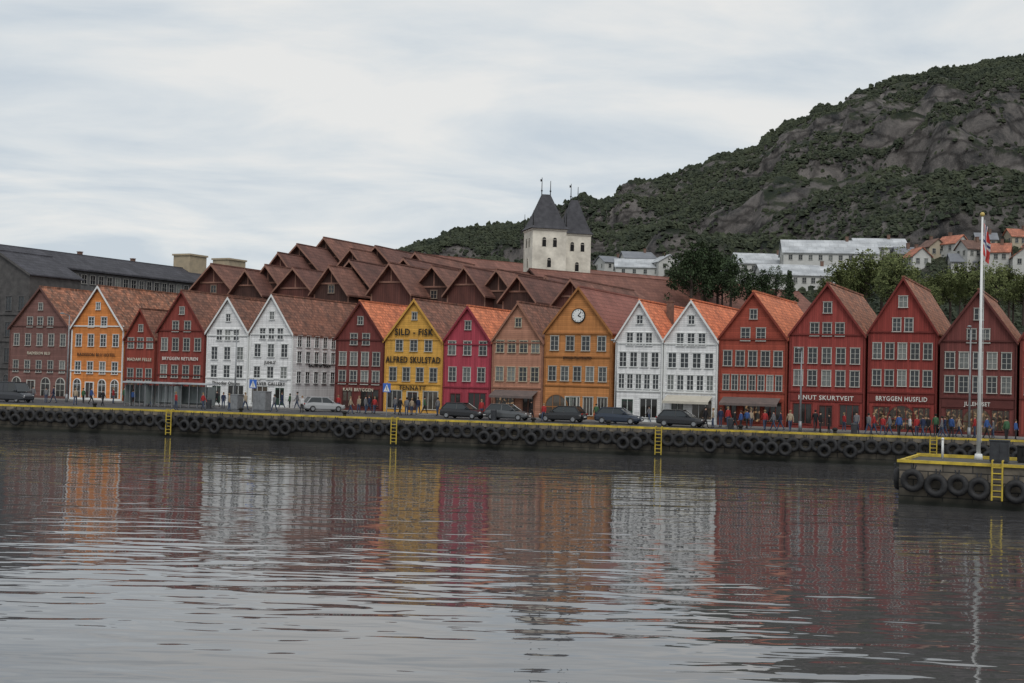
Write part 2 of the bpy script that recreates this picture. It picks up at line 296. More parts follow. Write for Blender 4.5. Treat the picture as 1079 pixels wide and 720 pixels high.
for H in houses:
    sl,_=facade(H['l'],385); sr,_=facade(H['r'],385); sp_,pz=facade(H['px'],H['py'])
    w=sr-sl-.08; mid=(sl+sr)/2; peak=pz-GZ-.15; eave=peak*H['ef']; loc=B+E*mid; loc.z=GZ
    wm=H['wall']; base=wm.node_tree.nodes['Color Ramp'].color_ramp.elements[1].color[:3]
    tk=H['trim']
    tm=WHITE if tk=='w' else pmat('trim_'+wm.name,tuple(x*(.62 if tk!='y' else .8) for x in base),None,1.5)
    fm=FRW if tk!='w' else WHITE
    if tk in 't': fm=frame_c
    dep=17
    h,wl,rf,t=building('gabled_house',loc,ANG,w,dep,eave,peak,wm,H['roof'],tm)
    thing(h,H['lab'],'house',GH)
    for fr in ([.262,.655] if H['g']!='gate' else [.26,.48,.655]):
        z=fr*peak; t.box(-w/2+.02,w/2-.02,-.12,0,z-.07,z+.07)
    t.box(-w/2+.02,w/2-.02,-.08,0,0,.35)
    if H.get('band'): t.box(-w/2+.2,w/2-.2,-.10,0,.222*peak-.34,.222*peak+.32)
    t.cyl((w/2-.05,-.16,.1),(w/2-.05,-.16,eave-.3),.05,.05,6)
    t.obj('trim',[tm],h)
    for row in H['rows']:
        fr,n=row[0],row[1]; span=row[2] if len(row)>2 else None
        z=fr*peak; avail=w-.5 if z<eave-.8 else w*(peak-z)/(peak-eave)*.82
        ww=.78 if n<5 else .74; hh=1.32 if z<eave-.5 else 1.1
        if len(row)>3: hh=row[3]+.2; ww=min(ww,hh*.75)
        if n>=6: ww=.72
        sp_w=avail if span is None else min(avail,w*span)
        if n>1:
            step=min(sp_w/n,1.9); ww=min(ww,step*.62)
            xs=[(i-(n-1)/2)*step for i in range(n)]
        else: xs=[0]
        for x in xs:
            put('window',win_mesh(ww,hh,fm,2,3 if hh>1.05 else 2),h,(x,0,z-hh/2))
    g=H['g']
    dm=DOORG if g=='shopw' else DOOR
    if g=='arch':
        n=4; step=(w-.4)/n
        for i in range(n):
            x=(i-(n-1)/2)*step
            if i==1: put('door',door_mesh(1.1,2.1,fm,DOOR),h,(x,0,0.02))
            else: put('window',win_mesh(step*.56,2.1,fm,2,3,SHOPG,True),h,(x,0,.4))
    elif g in('bigarch','gate'):
        aw=2.3
        put('shop_window',win_mesh(aw,2.4,tm,3,2,WARMG if g=='bigarch' else SHOPG,True),h,(0 if g=='bigarch' else -w*.3,0,.02))
        xs=[-w/2+1.25,w/2-1.25] if g=='bigarch' else [-.2,w*.17,w*.38]
        for x in xs: put('shop_window',win_mesh(1.35 if g=='bigarch' else .95,1.7,tm if g=='bigarch' else fm,3,1,WARMG if g=='bigarch' else SHOPG),h,(x,0,.55))
        if g=='gate': put('door',door_mesh(1.1,2.2,fm,DOORG),h,(-w*.08,0,.02))
    else:
        n=max(2,int((w-.6)//1.9)); step=(w-.5)/n; dk=rj.randrange(n)
        for i in range(n):
            x=(i-(n-1)/2)*step
            if i==dk: put('door',door_mesh(1.15,2.2,tm if g=='shop' else fm,dm),h,(x,0,.02))
            else: put('shop_window',win_mesh(step*.78,1.75,tm if g=='shop' else fm,3,1,SHOPG if rj.random()<.8 else WARMG),h,(x,0,.55))
    if H.get('awn'):
        aw=MB(); aw.poly([(-w*.42,-.1,2.75),(w*.42,-.1,2.75),(w*.42,-1.5,2.2),(-w*.42,-1.5,2.2)]); aw.poly([(-w*.42,-1.5,2.2),(w*.42,-1.5,2.2),(w*.42,-1.5,1.98),(-w*.42,-1.5,1.98)])
        aw.obj('awning',[AWN[H['awn']]],h)
    for (st,fr,hh,mw,mm) in H['tx']:
        text(h,st,0,fr*peak-hh/2,hh,mm,maxw=w*mw+.0,y=-.15,bold=.006 if hh<.5 else .018)
    if H.get('clock'):
        c=MB(); zc=.79*peak
        c.cyl((0,-.02,zc),(0,-.14,zc),.72,.72,28,0); c.cyl((0,-.141,zc),(0,-.17,zc),.62,.62,28,1)
        for i in range(12):
            th=i*math.pi/6; c.cyl((.52*math.sin(th),-.165,zc+.52*math.cos(th)),(.52*math.sin(th),-.185,zc+.52*math.cos(th)),.045,.045,6,0)
        for th,ln,wd in ((math.radians(115),.32,.05),(math.radians(40),.46,.035)):
            dx,dz=math.sin(th),math.cos(th); c.prism([(-dz*wd,zc+dx*wd),(dz*wd,zc-dx*wd),(dz*wd+dx*ln,zc-dx*wd+dz*ln),(-dz*wd+dx*ln,zc+dx*wd+dz*ln)],-.2,-.172,0)
        c.obj('clock',[BLACK,WHITE],h)
    if H.get('side'):
        for fr in (.28,.46,.60):
            for k in range(6):
                o=put('window',win_mesh(.75,1.15,WHITE,2,3),h,(w/2,1.1+k*1.7,fr*peak-.6),math.pi/2)
        text(h,'GALLERI BRYGGEN',5.2,.375*peak,.34,BLACK,maxw=5,rotz=math.pi/2,xx=w/2+.06,bold=.005)
    if H.get('ch'):
        chimney(rf,w*.22,6,eave+1,peak+.3)
# ------------------------------------------------------------ rows behind
wall_back=pmat('dark_brown_boards',S(78,54,48),S(56,41,38),1,boards=('X',.3))
wall_back2=pmat('dull_red_boards',S(98,60,53),S(76,49,45),1,boards=('X',.3))
trim_back=pmat('brown_trim',S(138,102,88),S(110,82,70),1)
framed=pmat('dull_frame',S(150,135,120),None,2)
def back_gable(px,py,wpx,back,dep=18,rise=.55,wall=wall_back,roof=roof_back,label='brown gabled hotel wing rising behind the timber row',nwin=1):
    s,z=facade(px,py,back); D=(B+E*s+BK*back).y; w=wpx*D/F
    peak=z-GZ; loc=B+E*s+BK*back; loc.z=GZ
    h,wl,rf,t=building('gabled_hotel_wing',loc,ANG+rj.uniform(-.05,.05),w,dep,peak-w*rise,peak,wall,roof,trim_back,ovs=.35,ovf=.8,thick=.22)
    t.box(-w*.3,w*.3,-.1,0,peak-w*rise*.62-.1,peak-w*rise*.62+.1)
    t.box(-.08,.08,-.09,0,peak-w*rise*.62+.1,peak-.5)
    t.obj('trim',[trim_back],h)
    for i in range(nwin):
        put('window',win_mesh(.8,.9,framed,2,2),h,((i-(nwin-1)/2)*1.5,0,peak-w*rise*.98))
    thing(h,label,'building','gabled wings of the hotel behind the timber row')
for i,(px,py,wp,bk,rs) in enumerate([(226,280,58,24,.5),(262,286,40,20,.6),(283,281,46,23,.6),(312,284,64,22,.5),(350,282,44,20,.62),(371,276,66,25,.55),(413,279,48,21,.62),(428,274,60,28,.5),(458,282,60,26,.55),(492,283,46,24,.6),(526,286,56,26,.6),(548,292,40,20,.62),(604,296,44,22,.6),
                    (316,259,62,42,.5),(344,252,56,50,.55),(296,268,50,36,.6),(372,264,56,40,.55),(398,261,60,46,.5),(440,268,48,38,.55),(578,293,50,30,.55)]):
    back_gable(px,py,wp,bk,rise=rs,nwin=(1 if i%4==0 else 0),roof=roof_back if i%2 else roof_back2,wall=wall_back if i%3 else wall_back2)
def long_building(name,P0,P1,ez,hw,wallm,roofm,label,win=None,wh=1.3,frame=WHITE,cat='building',trim=None,base=GZ):
    P0=Vector(P0);P1=Vector(P1); z=(P0.z+P1.z)/2; d=(P1-P0); d.z=0; L_=d.length; d.normalize()
    ang=math.atan2(-d.x,d.y)
    h,wl,rf,t=building(name,(P0.x,P0.y,base),ang,hw*2,L_,ez-base,z-base,wallm,roofm,wallm,ovs=.5,ovf=.4,thick=.25)
    t.obj('trim',[trim or wallm],h)
    if win:
        n,zs=win
        for zz in zs:
            for i in range(n):
                put('window',win_mesh(1.0,wh,frame,2,2),h,(hw,(i+.5)*L_/n,ez-base-zz),math.pi/2)
    thing(h,label,cat); return h,rf,L_
roof_plain=pmat('weathered_red_roof',S(110,73,62,RK),S(92,62,54,RK),.15,tiles=(.7,.5,.14))
long_building('long_roofed_building',atdepth(385,262,232),atdepth(790,303,294),22,11,wall_back,roof_plain,'long brown building with broad dull red tiled roof')
long_building('long_roofed_building',atdepth(560,281,205),atdepth(840,312,240),17,8,wall_back,roof_plain,'long low building with weathered red tiled roof')
long_building('long_roofed_building',atdepth(470,283,196),atdepth(650,296,216),19,7,wall_back,roof_back2,'brown building with dark red tiled roof',)
stone=pmat('grey_stone',S(96,95,95),S(74,73,73),1.2)
plaster=pmat('pale_plaster',S(160,157,152),S(135,132,128),.6)
SA=atdepth(-110,250,178); SB=atdepth(272,291,248); SB.z=SA.z=(SA.z+SB.z)/2
h,rf,L_=long_building('slate_roofed_building',SA,SB,SA.z-2.5,5,stone,roof_slate,'long grey stone building with dark slate roof and many windows',win=(44,(2.1,4.9)),wh=1.3,frame=plaster)
zz=SA.z-GZ
def along(px):
    best=min(range(200),key=lambda i:abs(539.5+F*((SA+(SB-SA)*(i/199)).x/(SA+(SB-SA)*(i/199)).y)-px)); return L_*best/199
for px,wd,hh in ((199,2.2,2.4),(240,2.4,2.6)):
    b=MB(); y=along(px)
    b.box(-2,1.6,y-wd,y+wd,zz-2,zz+hh); b.box(-2.2,1.8,y-wd-.2,y+wd+.2,zz+hh,zz+hh+.3)
    b.obj('rooftop_plant_room',[pmat('beige_panel',S(160,145,120),S(138,127,108),1)],rf)
for px in (84,140): chimney(rf,-.5,along(px),zz-1.5,zz+.7,.6)
stone_d=pmat('soot_dark_stone',S(82,80,79),S(58,57,57),1.2)
pA=facade(-36,300,6)[0]; pB=facade(30,340,6)[0]
w=pB-pA; zt=facade(0,265,6)[1]-GZ
loc=B+E*((pA+pB)/2)+BK*6; loc.z=GZ
h,wl,rf,t=building('stone_corner_building',loc,ANG,w,9,zt*.84,zt,stone_d,roof_slate,stone_d,ovs=.3,ovf=.3)
for z in (3.6,7,10.4): t.box(-w/2,w/2+.02,-.15,0,z-.12,z+.12)
t.obj('trim',[stone_d],h)
for z in (1,4.3,7.6,10.9):
    for i in range(5): put('window',win_mesh(.9,1.7,stone,2,2,GLASS,z in(1,)),h,((i-2)*w/5.2,0,z))
thing(h,'dark grey stone building with arched windows','building')
# ------------------------------------------------------------ church towers
twall=pmat('whitewashed_stone',S(208,203,190),S(166,161,150),.5,detail=9)
troof=pmat('black_slate',S(68,68,72),S(50,50,54),1.2)
BLACKW=pmat('dark_opening',(.012,.012,.013),None,2)
church=empty('twin_towered_church',(0,0,0)); CR=math.radians(14)
c0=atdepth(573,300,230); church.location=(c0.x,c0.y,GZ); church.rotation_euler=(0,0,CR)
def tower(cx,cy,w,top,apex,nm='tower'):
    b=MB(); hw=w/2
    b.box(cx-hw,cx+hw,cy-hw,cy+hw,0,top); tw=b.obj(nm,[twall],church)
    r=MB(); rings=[]
    for kx,ky,zf in ((1.15,1.15,0),(1.0,1.0,.08),(.78,.76,.3),(.5,.42,.66),(.26,.03,1)):
        z=top+(apex-top)*zf; rings.append([(cx-hw*kx,cy-hw*ky,z),(cx+hw*kx,cy-hw*ky,z),(cx+hw*kx,cy+hw*ky,z),(cx-hw*kx,cy+hw*ky,z)])
    r.loft(rings); ro=r.obj('roof',[troof],tw)
    for sx,hh in ((-.26,2.9),(.26,2.4)):
        f=MB(); x=cx+sx*hw; f.cyl((x,cy,apex-.3),(x,cy,apex+hh),.09,.05,6); f.sphere((x,cy,apex+.6),.17,n=8,h=6)
        if sx<0: f.box(x-.3,x+.02,cy-.03,cy+.03,apex+2.2,apex+2.6)
        f.obj('finial',[BLACK],ro)
    for sx in (-1,1):
        for sy in (-1,1):
            f=MB(); x=cx+sx*hw*.98; y=cy+sy*hw*.98; f.cyl((x,y,top),(x,y,top+3.0),.12,.03,6); f.obj('finial',[BLACK],ro)
    for side,(ax,ay,rz) in enumerate(((0,-hw,0),(hw,0,math.pi/2),(-hw,0,-math.pi/2))):
        for z in (top-3.1,top-6.6):
            for dx in (-.95,.95) if z>top-4 else (0,):
                ox=cx+ax+(dx if rz==0 else 0); oy=cy+ay+(dx if rz!=0 else 0)
                put('opening',win_mesh(.7,1.6,twall,1,1,BLACKW,True),tw,(ox,oy,z),rz)
    c=MB(); c.box(cx-hw-.12,cx+hw+.12,cy-hw-.12,cy+hw+.12,top-.3,top-.02); c.obj('cornice',[twall],tw)
zt1=atdepth(574,243,230).z-GZ; za1=atdepth(574,205,230).z-GZ
tower(0,0,6.0,zt1,za1); 
c1=atdepth(603,300,236); d=Vector((c1.x-c0.x,c1.y-c0.y,0)); d.rotate(Matrix.Rotation(-CR,3,'Z'))
tower(d.x,d.y,5.0,atdepth(602,248,236).z-GZ,atdepth(602,211,236).z-GZ)
b=MB(); b.prism([(-5,0),(9,0),(9,14),(2,20),(-5,14)],14,34); b.obj('nave',[twall],church)
thing(church,'white stone church with twin dark pyramid tower roofs','church')
# ------------------------------------------------------------ terrain
SKY=[(100,372),(250,320),(360,284),(420,262),(440,254),(462,249),(480,241),(510,237),(530,233),(545,234),(575,229),(600,221),(618,214),(636,212),(648,204),(655,194),(668,188),(690,188),(700,183),(712,181),(722,174),(740,172),(755,160),(772,159),(790,154),(800,151),(806,140),(818,135),(830,125),(852,121),(860,110),(888,105),(896,95),(912,89),(930,85),(938,80),(975,75),(985,69),(1020,68),(1040,61),(1079,57),(1150,46),(1250,56),(1400,106),(1700,200)]
TB=[]
for px,py in SKY:
    r=ray(px,py+4); TB.append((r.x/r.y,r.z/r.y))
YR=1100.0
def slope_at(t):
    if t<=TB[0][0]: return TB[0][1]*max(0,1-(TB[0][0]-t)*6)
    if t>=TB[-1][0]: return TB[-1][1]
    for i in range(len(TB)-1):
        if t<=TB[i+1][0]:
            k=(t-TB[i][0])/(TB[i+1][0]-TB[i][0]); return TB[i][1]*(1-k)+TB[i+1][1]*k
def rocky(x,y):
    return noise.fractal(Vector(((x+y*.25)/120,(y-x*.2)/110,1.7)),.8,2.1,4)
def terr(x,y):
    sl=slope_at(x/y); v=(y-190)/(YR-190)
    if v<=0: return GZ-.6
    zr=6.2+sl*YR-GZ
    if v<=1: z=zr*(v**1.1)
    else: z=zr*(1-(v-1)*.15)
    big=min(1,zr/120)
    am=min(1,v*3)*max(0,min(1,(1.0-v)*3))
    n=noise.fractal(Vector((x/170,y/170,0)),1.0,2.1,5)
    rg=abs(noise.noise(Vector((x/95+7,y/130,3.1))))
    z+=am*(n*18+(rg-.25)*26)*big
    if v>.12:
        st=42; q=z/st+noise.fractal(Vector((x/90,y/90,9)),1.0,2.1,3)*.8+x*.0016; f=q-math.floor(q); s_=max(0,min(1,(f-.35)/.4)); s_=s_*s_*(3-2*s_)
        z+=(s_-f)*st*.8*am*big*max(0,min(1,.6-rocky(x,y)*1.5))
        g=1-abs(noise.noise(Vector((x/32,y/140,4))))*2
        z-=max(0,g-.5)*7*am*big
    z+=noise.fractal(Vector((x/20,y/20,5)),.8,2.1,4)*1.8*min(1,v*4)*min(1,.2+am)
    return z+GZ
NX,NY=500,230
vs=[];fs=[]
for j in range(NY):
    v=j/(NY-1); y=190+(1300-190)*v
    for i in range(NX):
        t=-.3+(.75+.3)*i/(NX-1); x=t*y; vs.append((x,y,terr(x,y)))
for j in range(NY-1):
    for i in range(NX-1):
        k=j*NX+i; fs.append((k,k+1,k+NX+1,k+NX))
me=bpy.data.meshes.new('hill'); me.from_pydata(vs,[],fs); me.polygons.foreach_set('use_smooth',[True]*len(fs))
def hillmat():  # rock and scrub colours kept greyed, standing in for aerial haze
    m=bpy.data.materials.new('hill_rock_and_scrub'); m.use_nodes=True; N=m.node_tree.nodes; L=m.node_tree.links; b=N['Principled BSDF']; b.inputs['Roughness'].default_value=1; b.inputs['Specular IOR Level'].default_value=.1
    tc=N.new('ShaderNodeTexCoord')
    n1=N.new('ShaderNodeTexNoise'); n1.inputs['Scale'].default_value=.05; n1.inputs['Detail'].default_value=10; n1.inputs['Roughness'].default_value=.75; L.new(tc.outputs['Object'],n1.inputs[0])
    mp=N.new('ShaderNodeMapping'); mp.inputs['Scale'].default_value=(.05,.03,.035); mp.inputs['Rotation'].default_value=(0,.5,0); L.new(tc.outputs['Object'],mp.inputs[0])
    n2=N.new('ShaderNodeTexNoise'); n2.inputs['Scale'].default_value=1.5; n2.inputs['Detail'].default_value=10; n2.inputs['Roughness'].default_value=.72; n2.inputs['Distortion'].default_value=.5; L.new(mp.outputs[0],n2.inputs[0])
    c1=N.new('ShaderNodeValToRGB'); e=c1.color_ramp; e.elements[0].position=.38; e.elements[0].color=(.045,.046,.047,1); e.elements[1].position=.62; e.elements[1].color=(.185,.168,.158,1); k=e.elements.new(.48); k.color=(.11,.102,.098,1)
    L.new(n2.outputs[0],c1.inputs[0])
    mp3=N.new('ShaderNodeMapping'); mp3.inputs['Scale'].default_value=(.045,.03,.11); mp3.inputs['Rotation'].default_value=(0,.7,.2); L.new(tc.outputs['Object'],mp3.inputs[0])
    vo=N.new('ShaderNodeTexVoronoi'); vo.feature='DISTANCE_TO_EDGE'; vo.inputs['Scale'].default_value=1.0; ds=N.new('ShaderNodeVectorMath'); ds.operation='MULTIPLY_ADD'; ds.inputs[1].default_value=(.9,.9,.9); L.new(n1.outputs['Color'],ds.inputs[0]); L.new(mp3.outputs[0],ds.inputs[2]); L.new(ds.outputs[0],vo.inputs['Vector'])
    vr=N.new('ShaderNodeMapRange'); vr.inputs[1].default_value=.0; vr.inputs[2].default_value=.12; vr.inputs[3].default_value=.4; vr.inputs[4].default_value=1; L.new(vo.outputs['Distance'],vr.inputs[0])
    rm=N.new('ShaderNodeMix'); rm.data_type='RGBA'; rm.blend_type='MULTIPLY'; rm.inputs[0].default_value=1; L.new(c1.outputs[0],rm.inputs[6]); L.new(vr.outputs[0],rm.inputs[7])
    c2=N.new('ShaderNodeValToRGB'); e=c2.color_ramp; e.elements[0].position=.4; e.elements[0].color=(.026,.034,.025,1); e.elements[1].position=.62; e.elements[1].color=(.06,.066,.042,1); L.new(n2.outputs[0],c2.inputs[0])
    g=N.new('ShaderNodeNewGeometry'); sp=N.new('ShaderNodeSeparateXYZ'); L.new(g.outputs['Normal'],sp.inputs[0])
    ma=N.new('ShaderNodeMath'); ma.operation='MULTIPLY_ADD'; ma.inputs[1].default_value=1.4; L.new(n1.outputs[0],ma.inputs[0]); L.new(sp.outputs[2],ma.inputs[2])
    mr=N.new('ShaderNodeMapRange'); mr.inputs[1].default_value=1.50; mr.inputs[2].default_value=1.62; L.new(ma.outputs[0],mr.inputs[0])
    mx=N.new('ShaderNodeMix'); mx.data_type='RGBA'; L.new(mr.outputs[0],mx.inputs[0]); L.new(rm.outputs[2],mx.inputs[6]); L.new(c2.outputs[0],mx.inputs[7])
    L.new(mx.outputs[2],b.inputs['Base Color'])
    bp=N.new('ShaderNodeBump'); bp.inputs['Distance'].default_value=6; bp.inputs['Strength'].default_value=.9; L.new(n2.outputs[0],bp.inputs['Height']); L.new(bp.outputs[0],b.inputs['Normal'])
    return m
me.materials.append(hillmat()); struct(put('hill',me))
def hill_hit(px,py):
    r=ray(px,py); y=195
    while y<1100:
        p=CAM+r*(y/r.y)
        if p.z<=terr(p.x,p.y): return p
        y+=3
    return CAM+r*(1090/r.y)
def leafmat(name,c1,c2):
    m=bpy.data.materials.new(name); m.use_nodes=True; N=m.node_tree.nodes; L=m.node_tree.links; b=N['Principled BSDF']; b.inputs['Roughness'].default_value=.9; b.inputs['Specular IOR Level'].default_value=.15
    g=N.new('ShaderNodeNewGeometry'); cr=N.new('ShaderNodeValToRGB'); cr.color_ramp.elements[0].color=(*c1,1); cr.color_ramp.elements[1].color=(*c2,1)
    tc=N.new('ShaderNodeTexCoord'); n=N.new('ShaderNodeTexNoise'); n.inputs['Scale'].default_value=.02 if 'far' in name else .35; n.inputs['Detail'].default_value=3; L.new(tc.outputs['Object'],n.inputs[0])
    ad=N.new('ShaderNodeMath'); ad.operation='MULTIPLY_ADD'; ad.inputs[1].default_value=.55; L.new(g.outputs['Random Per Island'],ad.inputs[0])
    mr=N.new('ShaderNodeMapRange'); mr.inputs[1].default_value=.35; mr.inputs[2].default_value=.65; mr.inputs[4].default_value=.45; L.new(n.outputs[0],mr.inputs[0]); L.new(mr.outputs[0],ad.inputs[2])
    L.new(ad.outputs[0],cr.inputs[0]); L.new(cr.outputs[0],b.inputs['Base Color']); return m
rnd=random.Random(3)
fv=[];ff=[]
def crown(p,w,h):
    k=len(fv); n=5; j=lambda q:q*rnd.uniform(.6,1.35); a0=rnd.random()*6
    fv.append((p.x+rnd.uniform(-.3,.3)*w,p.y,p.z+h))
    for lv,(rr,zz) in enumerate(((.75,.72),(1,.2))):
        for i in range(n):
            th=a0+lv*.6+2*math.pi*i/n; fv.append((p.x+j(w*rr)*math.cos(th),p.y+j(w*rr)*math.sin(th),p.z+h*zz+rnd.uniform(-.14,.14)*h))
    for i in range(n): ff.append((k,k+1+i,k+1+(i+1)%n))
    q=k+1
    for i in range(n): ff.append((q+i,q+n+i,q+n+(i+1)%n,q+(i+1)%n))
cnt=0
for it in range(260000):
    t=rnd.uniform(-.12,.42); v=.05+rnd.random()**.8*.96
    y=190+(YR-190)*v; x=t*y; px=539.5+F*t
    if v<.2 and (px<600): continue
    m_=rocky(x,y)+noise.noise(Vector((x/16,y/16,2)))*.3
    th=-.16
    if px<640: th=-.8
    elif v>.95: th=-.6
    elif v<.33: th=-.4
    elif 640<px<860 and .33<v<.9: th=-.06
    elif px>860 and v>.5: th=-.12
    if m_<th and rnd.random()>.08: continue
    z=terr(x,y)
    e=4; sn=(terr(x,y+e)-z)/e
    if sn>1.1 and rnd.random()>.12: continue
    w=rnd.choice((.6,.8,1.0,1.3,1.8))*rnd.uniform(.8,1.2)*(.45+.55*v)*1.1; h=w*rnd.uniform(1.2,2.2)
    if rnd.random()<.02 and v>.9: w*=1.3;h*=1.5
    crown(Vector((x,y,z-.3)),w,h); cnt+=1
    if cnt>80000: break
me=bpy.data.meshes.new('hillside_forest'); me.from_pydata(fv,[],ff); me.materials.append(leafmat('far_foliage',(.026,.034,.025),(.066,.076,.046)))  # forest greens lightened and muted: distance haze is painted into the colour
o=put('hillside_forest',me); o['kind']='stuff'; o['label']='dark green mixed forest covering the rocky hillside'; o['category']='forest'
# ------------------------------------------------------------ hillside buildings
def hill_house(px,py,wpx,hpx,wallm,roofm,label,rot=None,dep=None,nm='hillside_house',win=3,pitch=.4,grp='small houses on the hillside'):
    p=hill_hit(px,py); D=p.y; w=wpx*D/F; hh=hpx*D/F; rot=rnd.uniform(-.5,.5) if rot is None else rot
    dep=dep or w*.8; eave=hh*(1-pitch)
    h=empty(nm,(p.x,p.y,p.z),rot+(-math.pi/2 if rnd.random()<.6 else 0) if nm=='hillside_house' else rot-math.pi/2)
    b=MB(); lw=dep; ll=w; hw=lw/2
    P=[(-hw,-3),(hw,-3),(hw,eave),(0,hh),(-hw,eave)]
    for y in (-ll/2,ll/2): b.poly([(x,y,z) for x,z in P])
    for sx in (-1,1): b.poly([(sx*hw,-ll/2,-3),(sx*hw,ll/2,-3),(sx*hw,ll/2,eave),(sx*hw,-ll/2,eave)])
    b.obj('wall',[wallm],h)
    r=MB(); sl=(hh-eave)/hw
    for sg in (-1,1):
        xo=sg*(hw+.4); zo=eave-.4*sl; r.prism([(0,hh),(xo,zo),(xo,zo+.2),(0,hh+.2)],-ll/2-.4,ll/2+.4)
    rf=r.obj('roof',[roofm],h)
    chimney(rf,.3,ll*.2,hh-.8,hh+1,.7)
    rowz=[eave-1.8] if eave<5 else [eave-1.8,eave-4.4]
    for z in rowz:
        for i in range(win): put('window',win_mesh(.9,1.2,FRW,2,2),h,(hw,(i-(win-1)/2)*ll/(win+.4),z),math.pi/2)
        for i in range(2): put('window',win_mesh(.9,1.2,FRW,2,2),h,((i-.5)*lw*.45,-ll/2,z))
        for i in range(2): put('window',win_mesh(.9,1.2,FRW,2,2),h,(-hw,(i-.5)*ll*.45,z),-math.pi/2)
    thing(h,label,'house' if nm=='hillside_house' else 'building',grp); return h
ww_=pmat('white_render',(.52,.52,.5),(.42,.42,.4),.6); cream=pmat('cream_render',(.42,.37,.28),(.35,.3,.23),.6); ro=pmat('hill_orange_roof',S(160,100,78,.7),S(124,82,68,.7),.4,tiles=(.6,.5,.2)); rbr=pmat('hill_brown_roof',S(104,78,68,.7),S(84,66,60,.7),.4,tiles=(.6,.5,.2)); pale=pmat('pale_metal_roof',(.5,.52,.54),(.36,.38,.4),.3,tiles=(2.2,1.2,.1)); gr=pmat('grey_sheet_roof',(.22,.23,.25),(.16,.17,.19),.4)
for px,py,wp,hp,wm,rm,lb in [(966,284,25,22,ww_,ro,'white hillside house with orange roof'),(982,273,24,20,cream,rbr,'cream hillside house with brown roof'),
  (1004,270,26,21,ww_,ro,'white hillside house with orange roof'),(1024,276,26,22,ww_,rbr,'white hillside house with brown roof'),(1038,263,21,17,cream,gr,'cream hillside house with grey roof'),(1050,280,27,23,ww_,ro,'white hillside house with orange roof'),
  (1073,262,25,20,cream,ro,'cream hillside house with orange roof'),(1078,286,30,24,ww_,ro,'white hillside house with orange roof'),(1098,274,30,24,ww_,ro,'white hillside house with orange roof'),(952,278,20,17,ww_,gr,'white hillside house with grey roof'),
  (645,287,30,16,ww_,gr,'white hillside house with grey roof'),(672,284,34,18,ww_,gr,'white hillside house with grey roof'),(700,288,30,18,ww_,pale,'white hillside house with pale roof'),(1012,288,24,20,ww_,gr,'white hillside house with grey roof')]:
    hill_house(px,py,wp,hp,wm,rm,lb)
for px,py,wp,hp,rot,n,lb in [(690,296,84,22,-.05,7,'low white building with pale metal roof'),(806,295,66,27,.05,7,'white long building with pale sheet roof'),(872,287,96,33,-.12,9,'large white building with pale grey metal roof'),(925,276,52,24,-.1,5,'white building with stepped pale roof'),(846,307,96,27,0,10,'white long building with pale sheet roof'),(778,301,50,20,.0,5,'white building with stepped pale roof')]:
    hill_house(px,py,wp,hp,ww_,pale,lb,rot=rot,nm='pale_roofed_building',win=n,pitch=.45,dep=12,grp='pale roofed long buildings on the slope')
# ------------------------------------------------------------ trees
bark=pmat('bark',(.07,.05,.04),(.04,.03,.025),6)
LEAF={'dark':leafmat('dark_leaves',(.022,.036,.02),(.06,.085,.04)),'light':leafmat('light_leaves',(.055,.075,.03),(.18,.2,.08))}
def tree_proto(kind,seed,conif=False):
    r_=random.Random(seed)
    root=empty('broadleaf_tree' if not conif else 'conifer_tree',(0,0,-200))
    t=MB(); t.cyl((0,0,-3),(.1,0,3.4),.32,.22,8); t.cyl((.1,0,3.4),(0,.1,8),.22,.06,7)
    tips=[]
    for i in range(14):
        z0=.9+i*.46; th=i*2.4+r_.random(); ln=r_.uniform(1.8,3.2)*(1 if i<9 else .6); p1=(math.cos(th)*ln,math.sin(th)*ln,z0+ln*.55); t.cyl((.06,.0,z0),p1,.1,.03,5); tips.append(p1)
    t.obj('trunk',[bark],root)
    v=[];f=[]
    cl_=[]
    for i in range(135):
        if conif:
            z=r_.uniform(.5,10.3); rr=(10.6-z)/9*2.7*math.sqrt(r_.random()); th=r_.random()*6.283
            cl_.append((rr*math.cos(th),rr*math.sin(th),z,.55))
        else:
            b_=r_.choice(tips+[(0,.1,8.2),(0,.1,6.8),(0,0,5)]); cl_.append((b_[0]+r_.gauss(0,.7),b_[1]+r_.gauss(0,.7),b_[2]+r_.gauss(.3,.75),r_.uniform(.45,.9)))
    for cx,cy,cz,cr in cl_:
        for q in range(20):
            d=Vector((r_.gauss(0,1),r_.gauss(0,1),r_.gauss(0,1))).normalized()*cr*r_.uniform(.5,1); c=Vector((cx,cy,cz))+d
            u=Vector((r_.gauss(0,1),r_.gauss(0,1),r_.gauss(0,1))).normalized(); w_=u.orthogonal().normalized(); s_=r_.uniform(.14,.26); k=len(v)
            v+= [tuple(c+u*s_),tuple(c+w_*s_*.7),tuple(c-u*s_),tuple(c-w_*s_*.7)]; f.append((k,k+1,k+2,k+3))
    me=bpy.data.meshes.new('crown'); me.from_pydata(v,[],f); me.materials.append(LEAF[kind]); put('crown',me,root)
    return root
TP={('dark',0):tree_proto('dark',1),('dark',1):tree_proto('dark',2,True),('light',0):tree_proto('light',3),('light',1):tree_proto('light',4)}
